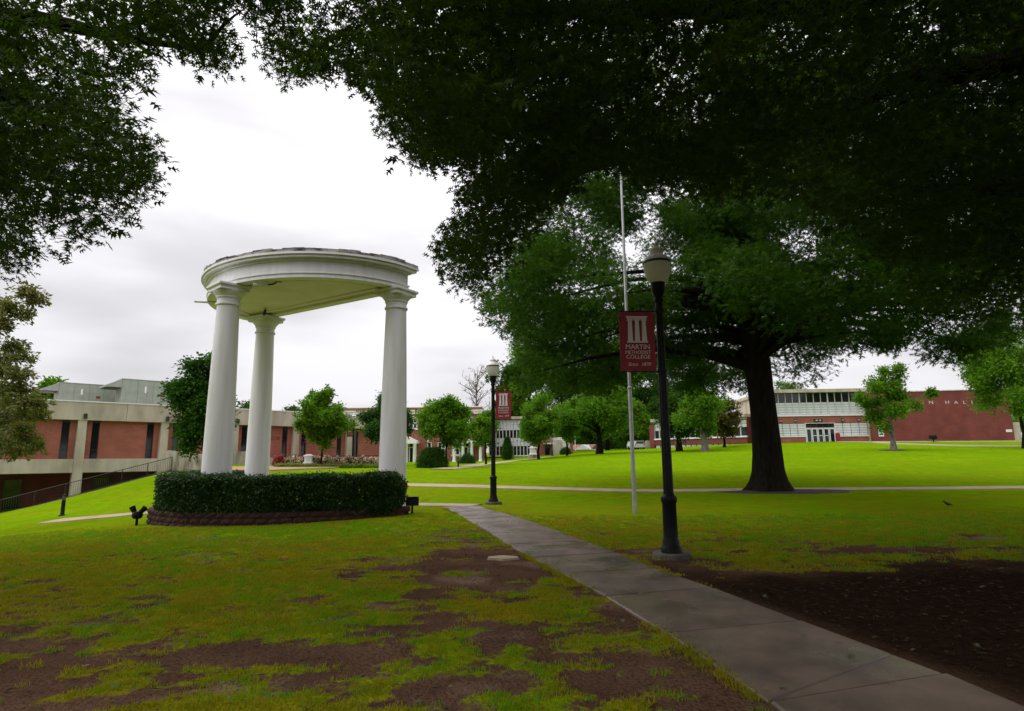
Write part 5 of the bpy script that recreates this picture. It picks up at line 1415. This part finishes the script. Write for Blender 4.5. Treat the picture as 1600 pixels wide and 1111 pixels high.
def glass_block():
    t, W, z = frame_thing('glass_block', 'two storey hall block with white panels, dark upper windows and glass doors', 1207, 85, 1364, 84, z=px(1285, 690.5, 84.5).z-.12)
    k = W/157/8*1.0                    # metres per enlarged pixel
    X = lambda q: (q-58)*k
    Z = lambda y: px(1285, y, 84.5).z - z
    zt = Z(608.5); zb = 0
    yrow = lambda q: Z(590+q/8+1.2)    # enlarged rows, measured near the middle
    BX('core', M['concrete'], t, .05, W-.05, .6, 16, -2, zt-.45)
    BX('core_face', M['brick'], t, .06, W-.06, .3, .598, -2, zt-.46)
    BX('roof_slab', M['concrete'], t, -.25, W+.1, -.7, 16.2, zt-.44, zt)
    u0, u1 = yrow(292), yrow(182)
    s0, s1 = yrow(470), yrow(452); b0 = yrow(556)
    nb = 13; xa, xb = X(92), X(1262); w = (xb-xa)/nb
    for i in range(nb):
        BX('window', M['glass'], t, xa+i*w+.05, xa+(i+1)*w-.05, .18, .28, u0, u1)
    panel_grid(t, xa, xb, s1+.03, u0-.06, nb, 5, M['white_panel'], .18, .05)
    for i in range(nb+1):
        q = .09 if i % 4 == 0 else .045
        BX('mullion', M['alu'], t, xa+i*w-q, xa+i*w+q, .06, .298, s1+.002, zt-.445)
    BX('backing', M['alu'], t, xa, xb, .262 if False else .285, .298, s1, u0) if False else None
    BX('sill', M['white'], t, X(75), X(1290), -.05, .298, s0, s1)
    BX('brick_band', M['brick'], t, X(75), X(1280), .10, .298, b0, s0-.002)
    lo1 = b0-.03; lo0 = yrow(715)
    for a, b in ((118, 498), (872, 1280)):
        panel_grid(t, X(a), X(b), lo0+.02, lo1, 4, 5, M['white_panel'], .18, .045)
        BX('sill', M['white'], t, X(a)-.05, X(b)+.02, 0, .298, lo0-.16, lo0); BX('brick_band', M['brick'], t, X(a)-.05, X(b), .10, .298, -2, lo0-.162)
    # doors
    d0, d1 = X(503), X(868); w = (d1-d0)/5; tz = yrow(622)
    for i in range(5):
        a, b = d0+i*w, d0+(i+1)*w
        BX('transom_pane', M['glass'], t, a+.06, b-.06, .16, .22, tz+.07, lo1-.04)
        dr = MB().box(a+.04, a+.13, .08, .2, 0, tz-.02); dr.box(b-.13, b-.04, .08, .2, 0, tz-.02); dr.box(a+.13, b-.13, .08, .2, tz-.14, tz-.02); dr.box(a+.13, b-.13, .08, .2, 0, .14)
        if 0 < i < 4: dr.box(a+.13, b-.13, .08, .2, .95, 1.03)
        o = dr.build('door', M['white'], t); BX('pane', M['glass'], o, a+.13, b-.13, .12, .16, .14, tz-.14)
        if 0 < i < 4: MB().tube([(b-.16, .05, .85), (b-.16, .05, 1.25)], .018, 6).build('handle', M['alu'], o)
    BX('door_head', M['white'], t, d0-.05, d1+.05, .06, .26, tz, tz+.06); BX('door_head', M['white'], t, d0-.05, d1+.05, .06, .26, lo1-.035, lo1+.02)
    for a in (d0-.09, d1): BX('door_jamb', M['white'], t, a, a+.09, .05, .26, 0, lo1)
    BX('threshold', M['walk'], t, d0-.3, d1+.3, -.9, .05, -.4, .02)
    for c, hw in ((192, 20), (378, 20), (667, 58), (975, 20), (1175, 22)):
        p = MB().bbox(X(c-hw), X(c+hw), .04, .098, yrow(543), yrow(505), .01).build('plaque', M['bronze'], t)
        BX('plaque_plate', M['alu'], p, X(c-hw*.55), X(c-hw*.15), .03, .039, yrow(531), yrow(517)); BX('plaque_plate', M['alu'], p, X(c+hw*.2), X(c+hw*.6), .03, .039, yrow(531), yrow(517))
    for a, b in ((58, 90), (1283, 1318)): BX('end_pier', M['concrete'], t, X(a), X(b), -.1, .298, -2, zt-.445)
    MB().tube([(X(1326), -.02, -1), (X(1326), -.02, zt-.5)], .06, 8).build('downpipe', M['bronze'], t)
    q = t.matrix_basis
    M4 = Matrix.Translation(t.location) @ Matrix.Rotation(t.rotation_euler.z, 4, 'Z')
    p = M4 @ Vector((X(862), -.75, 0)); p.z = terr(p.x, p.y)
    p.z = max(p.z, z)
    b = thing('trash_bin', 'dark red bin beside the glass doors', 'bin', p)
    MB().lathe([(.24, -.1), (.27, .5), (.28, .95), (.30, .97), (.30, 1.02), (.1, 1.06)], 16).build('body', M['red_plastic'], b, True); MB().lathe([(.29, 1.062), (.24, 1.16), (.08, 1.2)], 16).build('lid', M['red_plastic'], b, True)
glass_block()
def brick_hall():
    t, W, z = frame_thing('brick_hall', 'long windowless dark brick hall with white wall letters at the right', 1367, 83, 1588, 80, z=px(1450, 689, 82).z-.1)
    Z = lambda y, x=1450: px(x, y, 83-3*(x-1367)/221).z - z
    k = W/221; X = lambda p: (p-1367)*k
    H = Z(611.5)
    BX('brick_wall', M['brick_dark'], t, 0, W, 0, 22, -2, H); BX('coping', M['cap'], t, -.05, W+.05, -.08, 22, H+.002, H+.12)
    sw = MB()
    o = MB().box(X(1375.5), X(1384), -.05, -.003, Z(681), Z(663)).build('slit_window', M['white'], t)
    for a in (664.5, 668.5, 672.5, 676.5): BX('pane', M['glass'], o, X(1376.5), X(1383), -.07, -.052, Z(a+2), Z(a))
    for ch, p in (('I', 1452.5), ('N', 1465.5), ('H', 1491), ('A', 1505), ('L', 1518), ('L', 1531)):
        text_mesh(ch, .62, M['alu'], 'letter', t, (X(p), -.01, Z(630, p)-.1), (math.pi/2, 0, 0), .03, 0, 'CENTER', 1.2, 0)
    BX('wall_notice', M['white'], t, X(1576), X(1585), -.06, -.003, Z(677), Z(673))
    BX('corner_pier', M['concrete'], t, W+.01, W+.9, .2, 3, -2, Z(662))
    loc = Matrix.Translation(t.location) @ Matrix.Rotation(t.rotation_euler.z, 4, 'Z') @ Vector((X(1414), 6, H+.13))
    u = thing('rooftop_unit', 'grey box shaped unit on the roof of the brick hall', 'air unit', loc, t.rotation_euler.z)
    BX('body', M['hvac'], u, 0, 2.5, 0, 2.4, .1, 1.75); BX('lid', M['alu'], u, -.06, 2.56, -.06, 2.46, 1.752, 1.82); BX('curb', M['concrete'], u, .1, 2.4, .1, 2.3, 0, .098); BX('louvre_panel', M['bronze'], u, .5, .9, -.03, -.002, .3, .9)
    BX('roof_vent', M['cap'], t, X(1483), X(1487), 4, 4.4, H+.13, H+.75)
brick_hall()
# parked car and utility hut beyond the lawn
p = on_ground(1001, 104)
t = thing('parked_car', 'pale car seen end-on beyond the lawn at the flagpole', 'car', p, .15)
prof = [(-.86, .32), (.86, .32), (.9, .62), (.84, .92), (.66, 1.42), (-.66, 1.42), (-.84, .92), (-.9, .62)]
m = MB(); n = len(prof)
m.add([(x, 0, z) for x, z in prof]+[(x, 4.2, z) for x, z in prof], [tuple(range(n)), tuple(range(2*n-1, n-1, -1))]+[(i, n+i, n+(i+1) % n, (i+1) % n) for i in range(n)]); m.build('body', M['car'], t)
m = MB(); m.add([(-.74, -.02, .95), (.74, -.02, .95), (.6, -.02, 1.34), (-.6, -.02, 1.34), (-.74, -.003, .95), (.74, -.003, .95), (.6, -.003, 1.34), (-.6, -.003, 1.34)], frustum(1, 1, 0, 1)[1]); m.build('rear_window', M['glass'], t)
for s in (-1, 1):
    BX('tail_light', M['red_plastic'], t, s*.78-.08, s*.78+.08, -.03, -.002, .66, .86)
    for y in (.75, 3.4): MB().tube([(s*.72, y, .31), (s*.90, y, .31)], .31, 14).build('wheel', M['black'], t, True)
p = on_ground(1017, 106)
t = thing('utility_hut', 'small grey slatted enclosure beside the low wing', 'enclosure', p)
for i in range(6): BX('slat', M['concrete'], t, -.6+.2*i+.01, -.6+.2*i+.19, 0, .05, -.2, 1.35)
BX('frame', M['concrete'], t, -.62, .62, .052, 1.2, -.2, 1.32)
